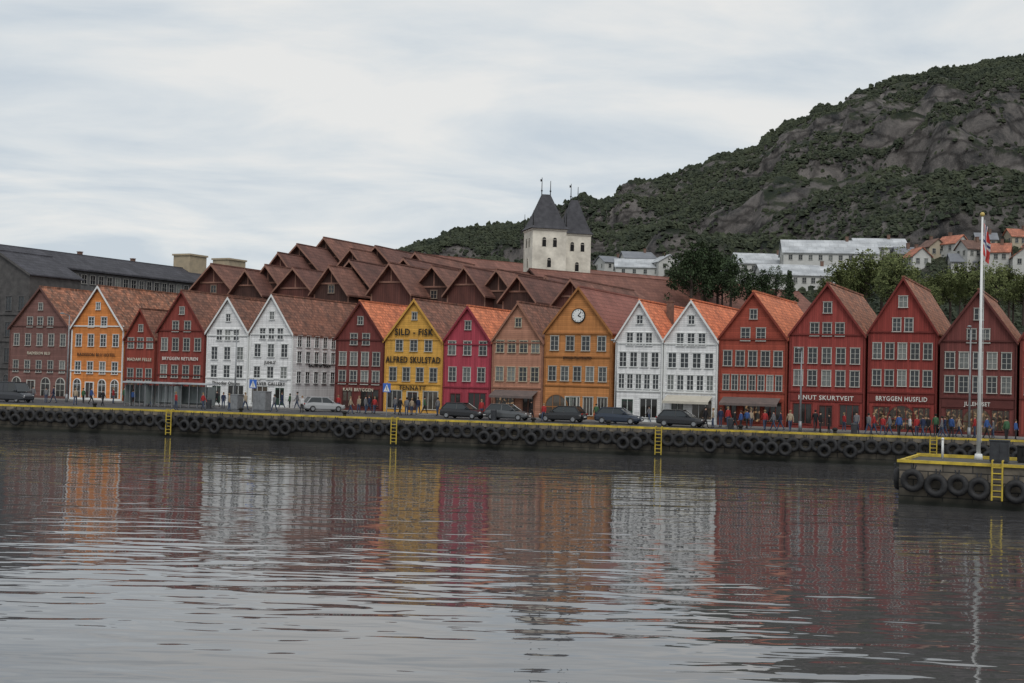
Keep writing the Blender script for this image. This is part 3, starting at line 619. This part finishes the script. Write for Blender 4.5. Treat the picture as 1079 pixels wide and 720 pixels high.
for px,py,hp,kd,v in [(730,257,52,'dark',0),(744,256,52,'dark',0),(757,265,44,'dark',0),(771,269,42,'dark',0),(722,272,36,'dark',0),(762,282,32,'dark',0),(788,284,32,'dark',0),(803,285,36,'dark',0),(818,281,38,'dark',0),(832,288,32,'dark',1),
    (884,277,38,'light',0),(897,271,42,'light',1),(914,265,48,'light',0),(930,259,52,'light',1),(945,263,48,'light',0),(958,274,38,'light',1),(870,292,26,'light',0),(906,284,36,'light',1),(936,280,38,'light',0),
    (974,286,30,'light',0),(988,282,34,'light',1),(1002,276,38,'light',0),(1018,270,42,'light',1),(1034,273,38,'light',0),(1050,271,40,'light',1),(1064,276,36,'light',0),(1079,279,38,'light',1),(1092,280,40,'light',0),(1012,288,30,'light',0),(980,294,26,'light',0),(1044,288,32,'light',0),(1068,290,30,'light',1)]:
    D=208+rnd.uniform(-4,14)
    if 955<px: py+=5
    top=atdepth(px,py,D); hgt=hp*D/F*1.2; base=top.z-hgt
    n=clone(TP[(kd,v)],(top.x,top.y,base),rnd.random()*6,hgt/9.8)
    thing(n,('dark green ' if kd=='dark' else 'yellow green ')+('conifer' if (kd,v)==('dark',1) else 'broadleaf tree')+' on the slope behind the houses','tree','trees on the slope above the roofs')
for r_ in TP.values():
    for c in list(r_.children): bpy.data.objects.remove(c)
    bpy.data.objects.remove(r_)
# ------------------------------------------------------------ quay, street, water
Q1=Vector((30.2,105.7,0)); Q0=Vector((-49.0,127.0,0)); QE=(Q1-Q0).normalized(); QB=Vector((-QE.y,QE.x,0)); QA=math.atan2(QE.y,QE.x)
def Q(s,b=0,z=0): p=Q0+QE*s+QB*b; return (p.x,p.y,z)
asph=pmat('asphalt',(.075,.075,.078),(.05,.05,.053),.5,rough=.9,detail=8)
b=MB(); b.poly([Q(-500,0,GZ),Q(500,0,GZ),Q(3500,6000,GZ),Q(-3500,6000,GZ)])
struct(b.obj('ground',[asph],recalc=False))
b=MB(); b.poly([Q(-300,.55,GZ+.004),Q(200,.55,GZ+.004),Q(200,5,GZ+.004),Q(-300,5,GZ+.004)]); struct(b.obj('quay_paving',[pmat('cobble_paving',(.2,.19,.18),(.13,.125,.12),1.5,bump=.5)],recalc=False))
def FP(s,f,z): p=B+E*s-BK*f; return (p.x,p.y,z)
b=MB()
for (f0,f1,z0,z1) in ((-1,2.6,GZ-.2,GZ+.12),):
    v=[FP(-60,f0,z1),FP(160,f0,z1),FP(160,f1,z1),FP(-60,f1,z1)]; b.poly(v); b.poly([FP(-60,f1,z0),FP(160,f1,z0),FP(160,f1,z1),FP(-60,f1,z1)])
struct(b.obj('pavement',[pmat('stone_flags',(.24,.23,.22),(.17,.165,.16),1.2)]))
b=MB()
for i in range(40): b.poly([FP(-20+i*4,5.9,GZ+.008),FP(-18+i*4,5.9,GZ+.008),FP(-18+i*4,6.02,GZ+.008),FP(-20+i*4,6.02,GZ+.008)])
struct(b.obj('road_marking',[WHITE],recalc=False))
def quaymat():
    m=bpy.data.materials.new('quay_stone'); m.use_nodes=True; N=m.node_tree.nodes; L=m.node_tree.links; b=N['Principled BSDF']; b.inputs['Roughness'].default_value=.85
    tc=N.new('ShaderNodeTexCoord'); sp=N.new('ShaderNodeSeparateXYZ'); L.new(tc.outputs['Object'],sp.inputs[0]); cb=N.new('ShaderNodeCombineXYZ'); L.new(sp.outputs[0],cb.inputs[0]); L.new(sp.outputs[2],cb.inputs[1])
    bt=N.new('ShaderNodeTexBrick'); L.new(cb.outputs[0],bt.inputs[0]); bt.inputs['Scale'].default_value=1; bt.inputs['Brick Width'].default_value=1.5; bt.inputs['Row Height'].default_value=.45; bt.inputs['Mortar Size'].default_value=.03
    bt.inputs['Color1'].default_value=(.2,.175,.145,1); bt.inputs['Color2'].default_value=(.11,.1,.085,1); bt.inputs['Mortar'].default_value=(.025,.025,.025,1)
    n=N.new('ShaderNodeTexNoise'); n.inputs['Scale'].default_value=1.3; n.inputs['Detail'].default_value=8; L.new(tc.outputs['Object'],n.inputs[0])
    mx=N.new('ShaderNodeMix'); mx.data_type='RGBA'; mx.blend_type='MULTIPLY'; mx.inputs[0].default_value=.9; L.new(bt.outputs[0],mx.inputs[6]); 
    c=N.new('ShaderNodeValToRGB'); c.color_ramp.elements[0].position=.3; c.color_ramp.elements[0].color=(.3,.3,.3,1); c.color_ramp.elements[1].position=.7; c.color_ramp.elements[1].color=(1.2,1.15,1.05,1); L.new(n.outputs[0],c.inputs[0]); L.new(c.outputs[0],mx.inputs[7])
    r=N.new('ShaderNodeMapRange'); r.inputs[1].default_value=.15; r.inputs[2].default_value=.8; L.new(sp.outputs[2],r.inputs[0])
    m2=N.new('ShaderNodeMix'); m2.data_type='RGBA'; L.new(r.outputs[0],m2.inputs[0]); m2.inputs[6].default_value=(.014,.016,.011,1); L.new(mx.outputs[2],m2.inputs[7]); L.new(m2.outputs[2],b.inputs['Base Color']); return m
QM=quaymat()
b=MB(); b.poly([(-300,0,-3),(300,0,-3),(300,0,GZ),(-300,0,GZ)]); b.box(-300,300,-.12,.5,GZ-.3,GZ+.02)
o=b.obj('quay_wall',[QM],loc=Q(0)); o.rotation_euler=(0,0,QA); struct(o)
b=MB(); b.box(-300,300,-.14,.2,GZ+.03,GZ+.2)
for i in range(-100,100): b.box(i*3-.12,i*3+.12,-.1,.16,GZ+.0,GZ+.03)
o=b.obj('quay_edge_beam',[YEL],loc=Q(0)); o.rotation_euler=(0,0,QA); struct(o)
rubber=pmat('worn_rubber',(.036,.036,.038),(.014,.014,.015),5,rough=.7)
tb=MB(); tb.torus((0,0,0),.37,.155)
tyme=tb.mesh('tyre_fender',[rubber],smooth=True)
cb_=MB(); cb_.cyl((-.02,.1,.3),(-.1,.12,.7),.035,.035,5); cb_.cyl((.02,.1,.3),(.1,.12,.7),.035,.035,5)
chme=cb_.mesh('chain',[DARKM])
def tyre(x,y,z,rot,sc=1,g='tyre fenders along the quay wall'):
    o=put('tyre_fender',tyme,None,(x,y,z),rot); o.scale=(sc,sc,sc); o.rotation_euler=(rnd.uniform(-.08,.08),rnd.uniform(-.1,.1),rot+rnd.uniform(-.12,.12)); put('chain',chme,o)
    thing(o,'worn black tyre fender hanging on the stone quay','tyre',g)
s=-2.0
while s<92:
    z=1.44+rnd.uniform(-.07,.07)
    p=Q(s,-.34,z); tyre(*p,QA,1.16)
    if rnd.random()<.35: p=Q(s+.5,-.6,z-.42); tyre(*p,QA,1.1)
    s+=rnd.uniform(.94,1.1)
def ladder(x,y,rot,z0,z1):
    b=MB()
    for sx in (-.25,.25):
        b.cyl((sx,0,z0),(sx,0,z1+.35),.05,.05,6); b.cyl((sx,0,z1+.35),(sx,.5,z1+.35),.05,.05,6)
    zz=z0+.2
    while zz<z1+.2: b.cyl((-.25,0,zz),(.25,0,zz),.035,.035,6); zz+=.3
    o=b.obj('ladder',[YEL],None,(x,y,0),rot); thing(o,'yellow metal ladder fixed to the quay wall','ladder','yellow quay ladders')
def quay_s(px,py):
    r=ray(px,py); t=(Q0-CAM).dot(QB)/r.dot(QB); return (CAM+r*t-Q0).dot(QE)
for px,py in ((182,440),(418,452),(695,466),(983,470)):
    p=Q(quay_s(px,py),-.75); ladder(p[0],p[1],QA,.15,2.1)
for px in (95,250,360,560,640,780,880):
    p=Q(quay_s(px,430),.75,GZ); b=MB(); b.cyl((0,0,0),(0,0,.45),.16,.14,10); b.sphere((0,0,.5),.24,sz=.6,n=10,h=6)
    thing(b.obj('bollard',[BLACK],None,p,0,smooth=True),'black iron mooring bollard at the quay edge','bollard','mooring bollards on the quay')
# near pier
PC=Vector((20.9,71.3,0)); PD=7.6
def PP(s,k,z): p=PC+E*s+BK*k; return (p.x,p.y,z)
b=MB(); b.box(0,40,0,PD,-3,GZ); o=b.obj('pier',[QM],None,(PC.x,PC.y,0),ANG); struct(o)
b=MB(); b.box(.02,39.98,.02,PD-.02,GZ+.004,GZ+.012); o=b.obj('pier_deck',[pmat('pier_planks',(.1,.095,.085),(.06,.058,.052),2,boards=('X',.25))],None,(PC.x,PC.y,0),ANG); struct(o)
b=MB(); b.box(-.1,40,-.12,.12,GZ+.02,GZ+.17); b.box(-.1,.08,.14,PD-.2,GZ+.02,GZ+.14); b.box(-.1,40,PD-.18,PD,GZ+.02,GZ+.2)
o=b.obj('pier_edge_beam',[YEL],None,(PC.x,PC.y,0),ANG); struct(o)
for i,(sx,z,sc) in enumerate(((.75,1.3,1.2),(1.95,1.1,1.22),(3.05,1.18,1.12),(4.1,1.05,1.18),(5.9,1.0,1.2),(7.2,1.1,1.15),(8.5,1.0,1.2))):
    p=PP(sx,-.36,z); tyre(*p,ANG,sc,'large tyre fenders on the pier')
for k,z in ((2.2,1.2),(4.6,1.1)):
    q=PP(-.36,k,z); tyre(*q,ANG+math.pi/2,1.2,'large tyre fenders on the pier')
p=PP(5.0,-.6,0); ladder(p[0],p[1],ANG,.5,2.2)
# flagpole
fp=ground(1031,484.8); ph=(atdepth(1036,228,fp.y).z-GZ)
pole=empty('flagpole',(fp.x,fp.y,GZ))
b=MB(); b.cyl((0,0,0),(0,0,ph),.12,.055,12); b.cyl((0,0,0),(0,0,.35),.25,.2,12); b.obj('pole',[WHITE],pole,smooth=True)
b=MB(); b.sphere((0,0,ph+.1),.14); b.obj('finial',[pmat('gilt',(.6,.45,.15),None,2,rough=.4)],pole,smooth=True)
b=MB(); b.cyl((.16,0,1),(.14,0,ph-.2),.012,.012,4); b.obj('halyard',[WHITE],pole)
FR=pmat('flag_red',S(196,66,58),S(166,52,50),3); FB=pmat('flag_blue',S(60,66,110),None,3)
b=MB(); nx,nz=10,24
def fpt(i,j):
    u=i/nx; v=j/nz; zz=ph-.35-v*1.9-u*.55; x=.07+u*.34+.04*math.sin(v*7+u*5); y=.16*math.sin(u*9+v*3)*u**.3
    return (x,y,zz)
for i in range(nx):
    for j in range(nz):
        u=(i+.5)/nx; v=(j+.5)/nz; du=abs(u-.38); dv=abs(v-.5)
        m=0
        if du<.16 or dv<.13: m=1
        if (du<.06 or dv<.04): m=2
        b.poly([fpt(i,j),fpt(i+1,j),fpt(i+1,j+1),fpt(i,j+1)],m)
b.obj('flag',[FR,WHITE,FB],pole,smooth=True,recalc=False)
thing(pole,'tall white flagpole with limp red white blue flag','flagpole')
def cabinet(p,w,h,d,rot,lab,m=GREYM,nm='service_cabinet',g=None):
    b=MB(); b.box(-w/2,w/2,-d/2,d/2,.08,h); b.box(-w/2-.04,w/2+.04,-d/2-.04,d/2+.04,h,h+.07); b.box(-w/2+.05,w/2-.05,-d/2+.05,d/2-.05,0,.08)
    o=empty(nm,p,rot); b.obj('housing',[m],o); c=MB(); c.box(-w/2+.06,-.02,-d/2-.02,-d/2,.15,h-.08); c.box(.02,w/2-.06,-d/2-.02,-d/2,.15,h-.08); c.box(.05,.09,-d/2-.06,-d/2-.02,h*.5,h*.5+.15); c.obj('door',[m],o)
    thing(o,lab,'cabinet',g)
cabinet(tuple(ground(1053,488)),1.0,1.2,.6,ANG,'dark grey electrical cabinet standing on the pier',DARKM)
cabinet(tuple(ground(1077,488)),.5,.9,.5,ANG,'small black box standing on the pier',BLACK)
b=MB(); b.cyl((0,0,0),(0,0,1.1),.07,.06,10); b.sphere((0,0,1.12),.09); thing(b.obj('post',[WHITE],None,tuple(ground(993,483.5)),0,smooth=True),'short white post standing on the pier','post')
# water
def watermat():
    m=bpy.data.materials.new('harbour_water'); m.use_nodes=True; N=m.node_tree.nodes; L=m.node_tree.links; b=N['Principled BSDF']
    b.inputs['Base Color'].default_value=(.07,.068,.07,1); b.inputs['Roughness'].default_value=.015; b.inputs['IOR'].default_value=1.45; b.inputs['Specular IOR Level'].default_value=.75
    tc=N.new('ShaderNodeTexCoord')
    hs=None
    for sc,rot,amp,det in (((.25,.78,1),.10,1.05,1.1),((.7,2.0,1),-.14,.22,1),((.08,.2,1),.05,1.0,0)):
        mp=N.new('ShaderNodeMapping'); mp.inputs['Scale'].default_value=sc; mp.inputs['Rotation'].default_value=(0,0,rot); L.new(tc.outputs['Object'],mp.inputs[0])
        n=N.new('ShaderNodeTexNoise'); n.inputs['Scale'].default_value=1; n.inputs['Detail'].default_value=det; n.inputs['Distortion'].default_value=.5; L.new(mp.outputs[0],n.inputs[0])
        mu=N.new('ShaderNodeMath'); mu.operation='MULTIPLY'; mu.inputs[1].default_value=amp; L.new(n.outputs[0],mu.inputs[0])
        if hs is None: hs=mu.outputs[0]
        else:
            ad=N.new('ShaderNodeMath'); ad.operation='ADD'; L.new(hs,ad.inputs[0]); L.new(mu.outputs[0],ad.inputs[1]); hs=ad.outputs[0]
    bp=N.new('ShaderNodeBump'); bp.inputs['Strength'].default_value=1; bp.inputs['Distance'].default_value=.042; L.new(hs,bp.inputs['Height']); L.new(bp.outputs[0],b.inputs['Normal'])
    return m
b=MB(); b.poly([(-3000,-500,0),(3000,-500,0),(3000,1500,0),(-3000,1500,0)]); struct(b.obj('water',[watermat()],recalc=False))
# ------------------------------------------------------------ cars
def car_proto(col,name='parked_car',van=False):
    root=empty(name,(0,0,-300)); paint=pmat('car_paint_'+col[0],col[1],tuple(x*.9 for x in col[1]),.5,rough=.25,spec=.6)
    b=MB(); rings=[]
    if not van: st=[(-2.2,.62,.45,.62),(-2.12,.78,.32,.80),(-1.9,.84,.25,.95),(-1.3,.88,.22,1.0),(-.4,.89,.2,.97),(.5,.89,.2,.94),(.95,.88,.2,.92),(1.5,.86,.22,.84),(1.95,.8,.27,.72),(2.15,.7,.35,.6),(2.22,.6,.42,.54)]
    else: st=[(-2.5,.85,.4,1.1),(-2.45,.93,.3,1.25),(-1.5,.95,.25,1.25),(.5,.95,.25,1.2),(1.4,.94,.25,1.15),(1.9,.9,.25,1.05),(2.35,.82,.3,.85),(2.5,.7,.4,.7)]
    for x,hw,zb,zt in st:
        zm=zb+(zt-zb)*.6
        rings.append([(x,-hw*.9,zb),(x,-hw,zb+.12),(x,-hw,zm),(x,-hw*.92,zt-.03),(x,-hw*.7,zt),(x,hw*.7,zt),(x,hw*.92,zt-.03),(x,hw,zm),(x,hw,zb+.12),(x,hw*.9,zb)])
    b.loft(rings)
    xb0,xb1,xt0,xt1,zb,zt,wb,wt=(-1.95,1.05,-1.45,.2,.94,1.46,.8,.62) if not van else (-2.42,1.75,-2.35,1.1,1.18,2.1,.92,.82)
    b.box(xt0-.03,xt1+.05,-wt-.02,wt+.02,zt,zt+.05)
    for (x0,x1) in ((xb0,xt0),(xb1,xt1)):
        for sy in (-1,1): b.cyl((x0,sy*wb,zb-.03),(x1,sy*wt,zt+.02),.05,.05,6)
    xm=-.35
    for sy in (-1,1):
        b.cyl((xm,sy*wb,zb-.03),(xm,sy*wt,zt),.045,.04,6)
        b.cyl((xt0,sy*wt,zt+.01),(xt1,sy*wt,zt+.01),.05,.05,6)
    if van:
        for sy in (-1,1): b.poly([(xb0,sy*(wb+.005),zb),(.3,sy*(wb+.005),zb),(.3,sy*(wt+.01),zt),(xt0,sy*(wt+.01),zt)])
    bo=b.obj('body',[paint],root,smooth=False)
    w=MB(); w.loft([[(xb0,-wb,zb),(xb1,-wb,zb),(xb1,wb,zb),(xb0,wb,zb)],[(xt0,-wt,zt),(xt1,-wt,zt),(xt1,wt,zt),(xt0,wt,zt)]]); w.obj('window',[pmat('car_glass',(.02,.024,.028),(.015,.02,.022),1,rough=.08,spec=.7)],root)
    for nm,x,m in (('headlight',2.06 if not van else 2.38,pmat('lamp_clear',(.6,.6,.6),None,2,rough=.2)),('tail_light',-2.16 if not van else -2.5,pmat('lamp_red',(.35,.02,.02),None,2,rough=.2))):
        for sy in (-1,1):
            q=MB(); q.sphere((x,sy*.6,.66 if nm=='headlight' else .8),.14,sx=.5,sy=1.2,sz=.55 if not van else 1.2); q.obj(nm,[m],root,smooth=True)
    for sx in (-1.35,1.38):
        for sy in (-1,1):
            q=MB(); y=sy*.83; q.torus((0,0,0),.24,.085,16,6); wo=q.obj('wheel',[rubber],root,(sx*(1 if not van else 1.1),y,.325),0,smooth=True)
            r=MB(); r.cyl((0,-.07,0),(0,.07,0),.19,.19,14); r.obj('rim',[GREYM],wo)
    for sy in (-1,1):
        q=MB(); q.sphere((xb1-.35,sy*(wb+.14),zb+.1),.11,sx=.6,sy=1,sz=.7); q.obj('wing_mirror',[paint],root,smooth=True)
    b=MB(); b.box(-2.235,-2.2,-.25,.25,.5,.6); b.box(2.2,2.24,-.25,.25,.42,.52); b.obj('number_plate',[WHITE],root)
    return root
cps={'black':car_proto(('black',(.012,.013,.016))),'navy':car_proto(('navy',(.02,.03,.05))),'grey':car_proto(('grey',(.08,.085,.09))),'silver':car_proto(('silver',(.35,.36,.37)))}
dvan=car_proto(('dark',(.03,.033,.04)),'parked_van',True)
for px,py,c,fl in ((488,441.5,'black',0),(535,443,'grey',0),(593,445,'black',math.pi),(652,447,'navy',0),(718,450,'black',0)):
    p=ground(px,py); n=clone(cps[c],(p.x,p.y,GZ+.005),ANG+fl+rnd.uniform(-.04,.04)); thing(n,c+' hatchback car parked on the quay street','car','cars parked on the quay street')
for px,py,c in ((340,434,'silver'),):
    p=ground(px,py); n=clone(cps[c],(p.x,p.y,GZ+.005),ANG+.9); thing(n,c+' hatchback car parked on the quay street','car','cars parked on the quay street')
p=ground(12,424); n=clone(dvan,(p.x,p.y,GZ+.005),ANG); thing(n,'dark van parked beside the brown house','van')
for r_ in list(cps.values())+[dvan]:
    for c in list(r_.children_recursive): bpy.data.objects.remove(c)
    bpy.data.objects.remove(r_)
# ------------------------------------------------------------ lamps, signs, shelter
def lamp(px,py,h,lab='slim grey street lamp on the quay street'):
    p=ground(px,py); o=empty('street_lamp',tuple(p),ANG)
    b=MB(); b.cyl((0,0,0),(0,0,h),.1,.055,8); b.cyl((0,0,0),(0,0,.9),.15,.14,8); b.obj('pole',[GREYM],o,smooth=True)
    b=MB(); b.cyl((0,0,h-.05),(0,-.9,h+.15),.04,.035,6); b.obj('arm',[GREYM],o)
    b=MB(); b.sphere((0,-1.1,h+.13),.3,sx=.6,sy=1.2,sz=.35); b.obj('lamp_head',[GREYM],o,smooth=True)
    thing(o,lab,'street lamp','street lamps along the quay')
for px,py,h in ((70,424,9.6),(247,431,8),(648,447,7.5),(1021,462,9),(455,436,7.5),(843,455,7)): lamp(px,py,h)
BLUE=pmat('sign_blue',S(55,98,175),None,3)
for px,py in ((407,439),(266,434)):
    p=ground(px,py); o=empty('crossing_sign',tuple(p),ANG); b=MB(); b.cyl((0,0,0),(0,0,3.3),.04,.04,6); b.obj('pole',[GREYM],o); b=MB(); b.box(-.42,.42,-.06,-.045,2.3,3.15); b.obj('sign_panel',[BLUE],o)
    b=MB(); b.poly([(-.33,-.064,2.38),(.33,-.064,2.38),(0,-.064,3.05)]); b.obj('sign_triangle',[WHITE],o)
    b=MB(); b.cyl((0,-.066,2.83),(0,-.07,2.83),.045,.045,8); b.poly([(-.04,-.068,2.78),(.05,-.068,2.78),(.04,-.068,2.62),(-.03,-.068,2.62)]); b.poly([(-.03,-.068,2.62),(.0,-.068,2.62),(-.08,-.068,2.44),(-.12,-.068,2.44)]); b.poly([(.0,-.068,2.62),(.04,-.068,2.62),(.12,-.068,2.44),(.08,-.068,2.44)]); b.obj('walking_figure_symbol',[BLACK],o)
    thing(o,'blue square pedestrian crossing sign on a grey post','sign','crossing signs')
def shelter(px,py,w,pl):
    p=ground(px,py); o=empty('bus_shelter',tuple(p),ANG); b=MB(); b.box(-w/2-.2,w/2+.2,-1,.9,2.4,2.58); b.obj('roof',[pl],o)
    for i in range(5):
        x=-w/2+w*i/4
        for y in (-.8,.62):
            b=MB(); b.cyl((x,y,0),(x,y,2.4),.035,.035,6); b.obj('post',[GREYM],o)
    b=MB(); b.box(-w/2,w/2,.69,.71,.3,2.2); b.obj('glass_panel',[PALEG],o); b=MB(); b.box(-w/3,w/3,.2,.6,.42,.48); b.obj('bench',[DARKM],o)
    for sx in (-1,1):
        b=MB(); b.box(sx*(w/2+.12)-.03,sx*(w/2+.12)+.03,-.6,.6,.3,2.2); b.obj('end_panel',[PALEG],o)
    thing(o,'glass bus shelter with pale roof beside the street','bus shelter','bus shelters')
for px,py,w_ in ((204,430,4.2),(172,429,3.4),(147,428,2.6)): shelter(px,py,w_,pale)
cabinet(tuple(ground(276,433)),1.5,1.9,1.0,ANG,'grey ticket kiosk cabinet on the quay street',GREYM,'kiosk_cabinet','grey kiosk cabinets')
cabinet(tuple(ground(248,432)),1.2,1.5,1.0,ANG,'grey ticket kiosk cabinet on the quay street',GREYM,'kiosk_cabinet','grey kiosk cabinets')
def litter(px,py):
    p=ground(px,py); b=MB(); b.cyl((0,0,0),(0,0,.9),.25,.28,12); b.cyl((0,0,.9),(0,0,1.02),.3,.22,12); thing(b.obj('litter_bin',[DARKM],None,tuple(p)),'dark round litter bin on the quay','litter bin','litter bins')
for px,py in ((220,431),(520,443),(770,453),(900,459)): litter(px,py)
# ------------------------------------------------------------ people
def person_mesh(pose,jac,tro,skin,shoe,seed):
    st=pose
    J=[((0,0,.93),.135),((0,0,1.12),.12),((0,0,1.33),.145),((0,0,1.47),.055),((0,-.01,1.57),.085),((0,0,1.67),.075)]
    ed=[(0,1),(1,2),(2,3),(3,4),(4,5)]
    for sg in (-1,1):
        sw=.16*sg*st
        k=len(J); J+=[((.17*sg,0,1.40),.062),((.23*sg,-sw*.4,1.13),.047),((.235*sg,-.06-sw*1.1,.9),.034),((.235*sg,-.09-sw*1.3,.81),.036)]
        ed+=[(2,k),(k,k+1),(k+1,k+2),(k+2,k+3)]
        k=len(J); J+=[((.09*sg,0,.88),.095),((.1*sg,sw*.9-.02,.5),.064),((.1*sg,sw*2.0+.03*abs(st),.1),.043),((.105*sg,sw*2.0-.15,.045),.042)]
        ed+=[(0,k),(k,k+1),(k+1,k+2),(k+2,k+3)]
    me=bpy.data.meshes.new('sk'); me.from_pydata([j[0] for j in J],ed,[]); o=bpy.data.objects.new('sk',me); COL.objects.link(o)
    o.modifiers.new('s','SKIN'); sb=o.modifiers.new('b','SUBSURF'); sb.levels=1
    for i,(p,r) in enumerate(J):
        q=me.skin_vertices[0].data[i]; q.radius=(r*(1.25 if i in(0,1,2) else 1),r); q.use_root=(i==0)
    dg=bpy.context.evaluated_depsgraph_get(); m2=bpy.data.meshes.new_from_object(o.evaluated_get(dg)); bpy.data.objects.remove(o)
    m2.materials.clear()
    for m in (jac,tro,skin,shoe): m2.materials.append(m)
    for f in m2.polygons:
        c=f.center; f.use_smooth=True
        if c.z>1.49: f.material_index=2
        elif c.z<.12: f.material_index=3
        elif abs(c.x)>.19 and c.z<.87: f.material_index=2
        elif c.z<.93 and abs(c.x)<.2: f.material_index=1
        else: f.material_index=0
    m2.name='person'; return m2
skinm=pmat('skin',(.45,.27,.2),(.4,.24,.18),4,rough=.6); shoem=pmat('shoe_leather',(.03,.025,.02),None,4)
cols=[('black',(.015,.015,.018)),('red',(.35,.03,.03)),('blue',(.04,.09,.25)),('grey',(.16,.16,.17)),('white',(.6,.6,.6)),('navy',(.02,.03,.07)),('green',(.05,.12,.06)),('beige',(.35,.28,.2))]
hairs=[pmat('dark_hair',(.02,.015,.012),None,5),pmat('fair_hair',(.25,.17,.09),None,5),pmat('brown_hair',(.07,.04,.025),None,5)]
hb=MB(); hb.sphere((0,.02,1.66),.108,sx=.95,sy=1.05,sz=.95,n=12,h=8)
protos=[]
for i,(cn,c) in enumerate(cols):
    tr=pmat('denim_trousers',(.05,.07,.12),None,4) if i%2 else pmat('dark_trousers',(.025,.025,.028),None,4)
    for pose in (0.25,1.0):
        me=person_mesh(pose,pmat('jacket_'+cn,c,None,5),tr,skinm,shoem,i)
        hm=hb.mesh('hair',[hairs[i%3]],smooth=True)
        protos.append((cn,pose,me,hm))
def person(px,py):
    cn,pose,me,hm=rnd.choice(protos); p=ground(px,py); o=put('person',me,None,tuple(p),rnd.random()*6.28); s_=rnd.uniform(.95,1.1); o.scale=(s_,s_,s_); put('hair',hm,o)
    thing(o,'person in a '+cn+' jacket '+('walking' if pose>.5 else 'standing')+' on the quay','person','people on the quay')
pp=[(22,424),(34,425),(48,425),(57,425),(80,426),(88,426),(96,426),(108,427),(119,427),(130,427),(140,429),(158,430),(186,431),(213,431),(228,431),(236,432),(241,432),(258,433),(288,433),(296,433),(305,433),(312,433),(319,434),(357,435),(362,435),(370,435),(378,436),(384,436),(388,436),(395,436),(416,437),(421,438),(428,438),(433,437),(440,438),(447,438),(452,438),(461,439),(478,438),(508,440),(560,442),(572,443),(617,444),(628,446),(683,447),(744,451),(752,452),(760,452),(766,452),(774,453),(781,452),(787,453),(792,453),(805,454),(815,454),(822,455),(833,455),(858,455),(864,456),(874,456),(889,457),(903,458),(916,458),(921,459),(931,459),(938,459),(948,460),(958,460),(966,461),(972,461),(978,461),(985,461),(992,462),(996,462),(1003,462),(1010,462),(1027,463),(1040,464),(1047,464),(1060,465),(1070,465)]
for q in pp: person(q[0]+rnd.uniform(-1,1),q[1]-rnd.uniform(-1.5,2.0))
# ------------------------------------------------------------ light and sky
w=bpy.data.worlds.new('World'); scene.world=w; w.use_nodes=True; N=w.node_tree.nodes; L=w.node_tree.links
bg=N['Background']; el,az=math.radians(48),math.radians(172)
sk=N.new('ShaderNodeTexSky'); sk.sky_type='NISHITA'; sk.sun_disc=False; sk.sun_elevation=el; sk.sun_rotation=az
tc=N.new('ShaderNodeTexCoord'); sp=N.new('ShaderNodeSeparateXYZ'); L.new(tc.outputs['Generated'],sp.inputs[0])
ad=N.new('ShaderNodeMath'); ad.operation='MAXIMUM'; ad.inputs[1].default_value=0; L.new(sp.outputs[2],ad.inputs[0])
a2=N.new('ShaderNodeMath'); a2.operation='ADD'; a2.inputs[1].default_value=.10; L.new(ad.outputs[0],a2.inputs[0])
dv=N.new('ShaderNodeVectorMath'); dv.operation='DIVIDE'; L.new(tc.outputs['Generated'],dv.inputs[0]); cb=N.new('ShaderNodeCombineXYZ')
for i in range(3): L.new(a2.outputs[0],cb.inputs[i])
L.new(cb.outputs[0],dv.inputs[1])
mp=N.new('ShaderNodeMapping'); mp.inputs['Scale'].default_value=(.9,1.1,.0); mp.inputs['Rotation'].default_value=(0,0,.35); L.new(dv.outputs[0],mp.inputs[0])
n=N.new('ShaderNodeTexNoise'); n.inputs['Scale'].default_value=1.1; n.inputs['Detail'].default_value=7; n.inputs['Roughness'].default_value=.55; n.inputs['Distortion'].default_value=.4; L.new(mp.outputs[0],n.inputs[0])
cr=N.new('ShaderNodeValToRGB'); e=cr.color_ramp; e.elements[0].position=.38; e.elements[0].color=(5.8,6.45,7.05,1); e.elements[1].position=.6; e.elements[1].color=(8.2,8.2,8.05,1); k=e.elements.new(.49); k.color=(7.0,7.4,7.65,1)
L.new(n.outputs[0],cr.inputs[0])
mx=N.new('ShaderNodeMix'); mx.data_type='RGBA'; mx.inputs[0].default_value=.95; L.new(sk.outputs[0],mx.inputs[6]); L.new(cr.outputs[0],mx.inputs[7]); L.new(mx.outputs[2],bg.inputs[0]); bg.inputs[1].default_value=.1
sd=bpy.data.lights.new('sun','SUN'); sd.energy=1.35; sd.angle=math.radians(25); sd.color=(1,.97,.93)
so=bpy.data.objects.new('sun',sd); COL.objects.link(so)
dirv=Vector((math.sin(az)*math.cos(el),math.cos(az)*math.cos(el),math.sin(el)))
so.rotation_euler=dirv.to_track_quat('Z','Y').to_euler()
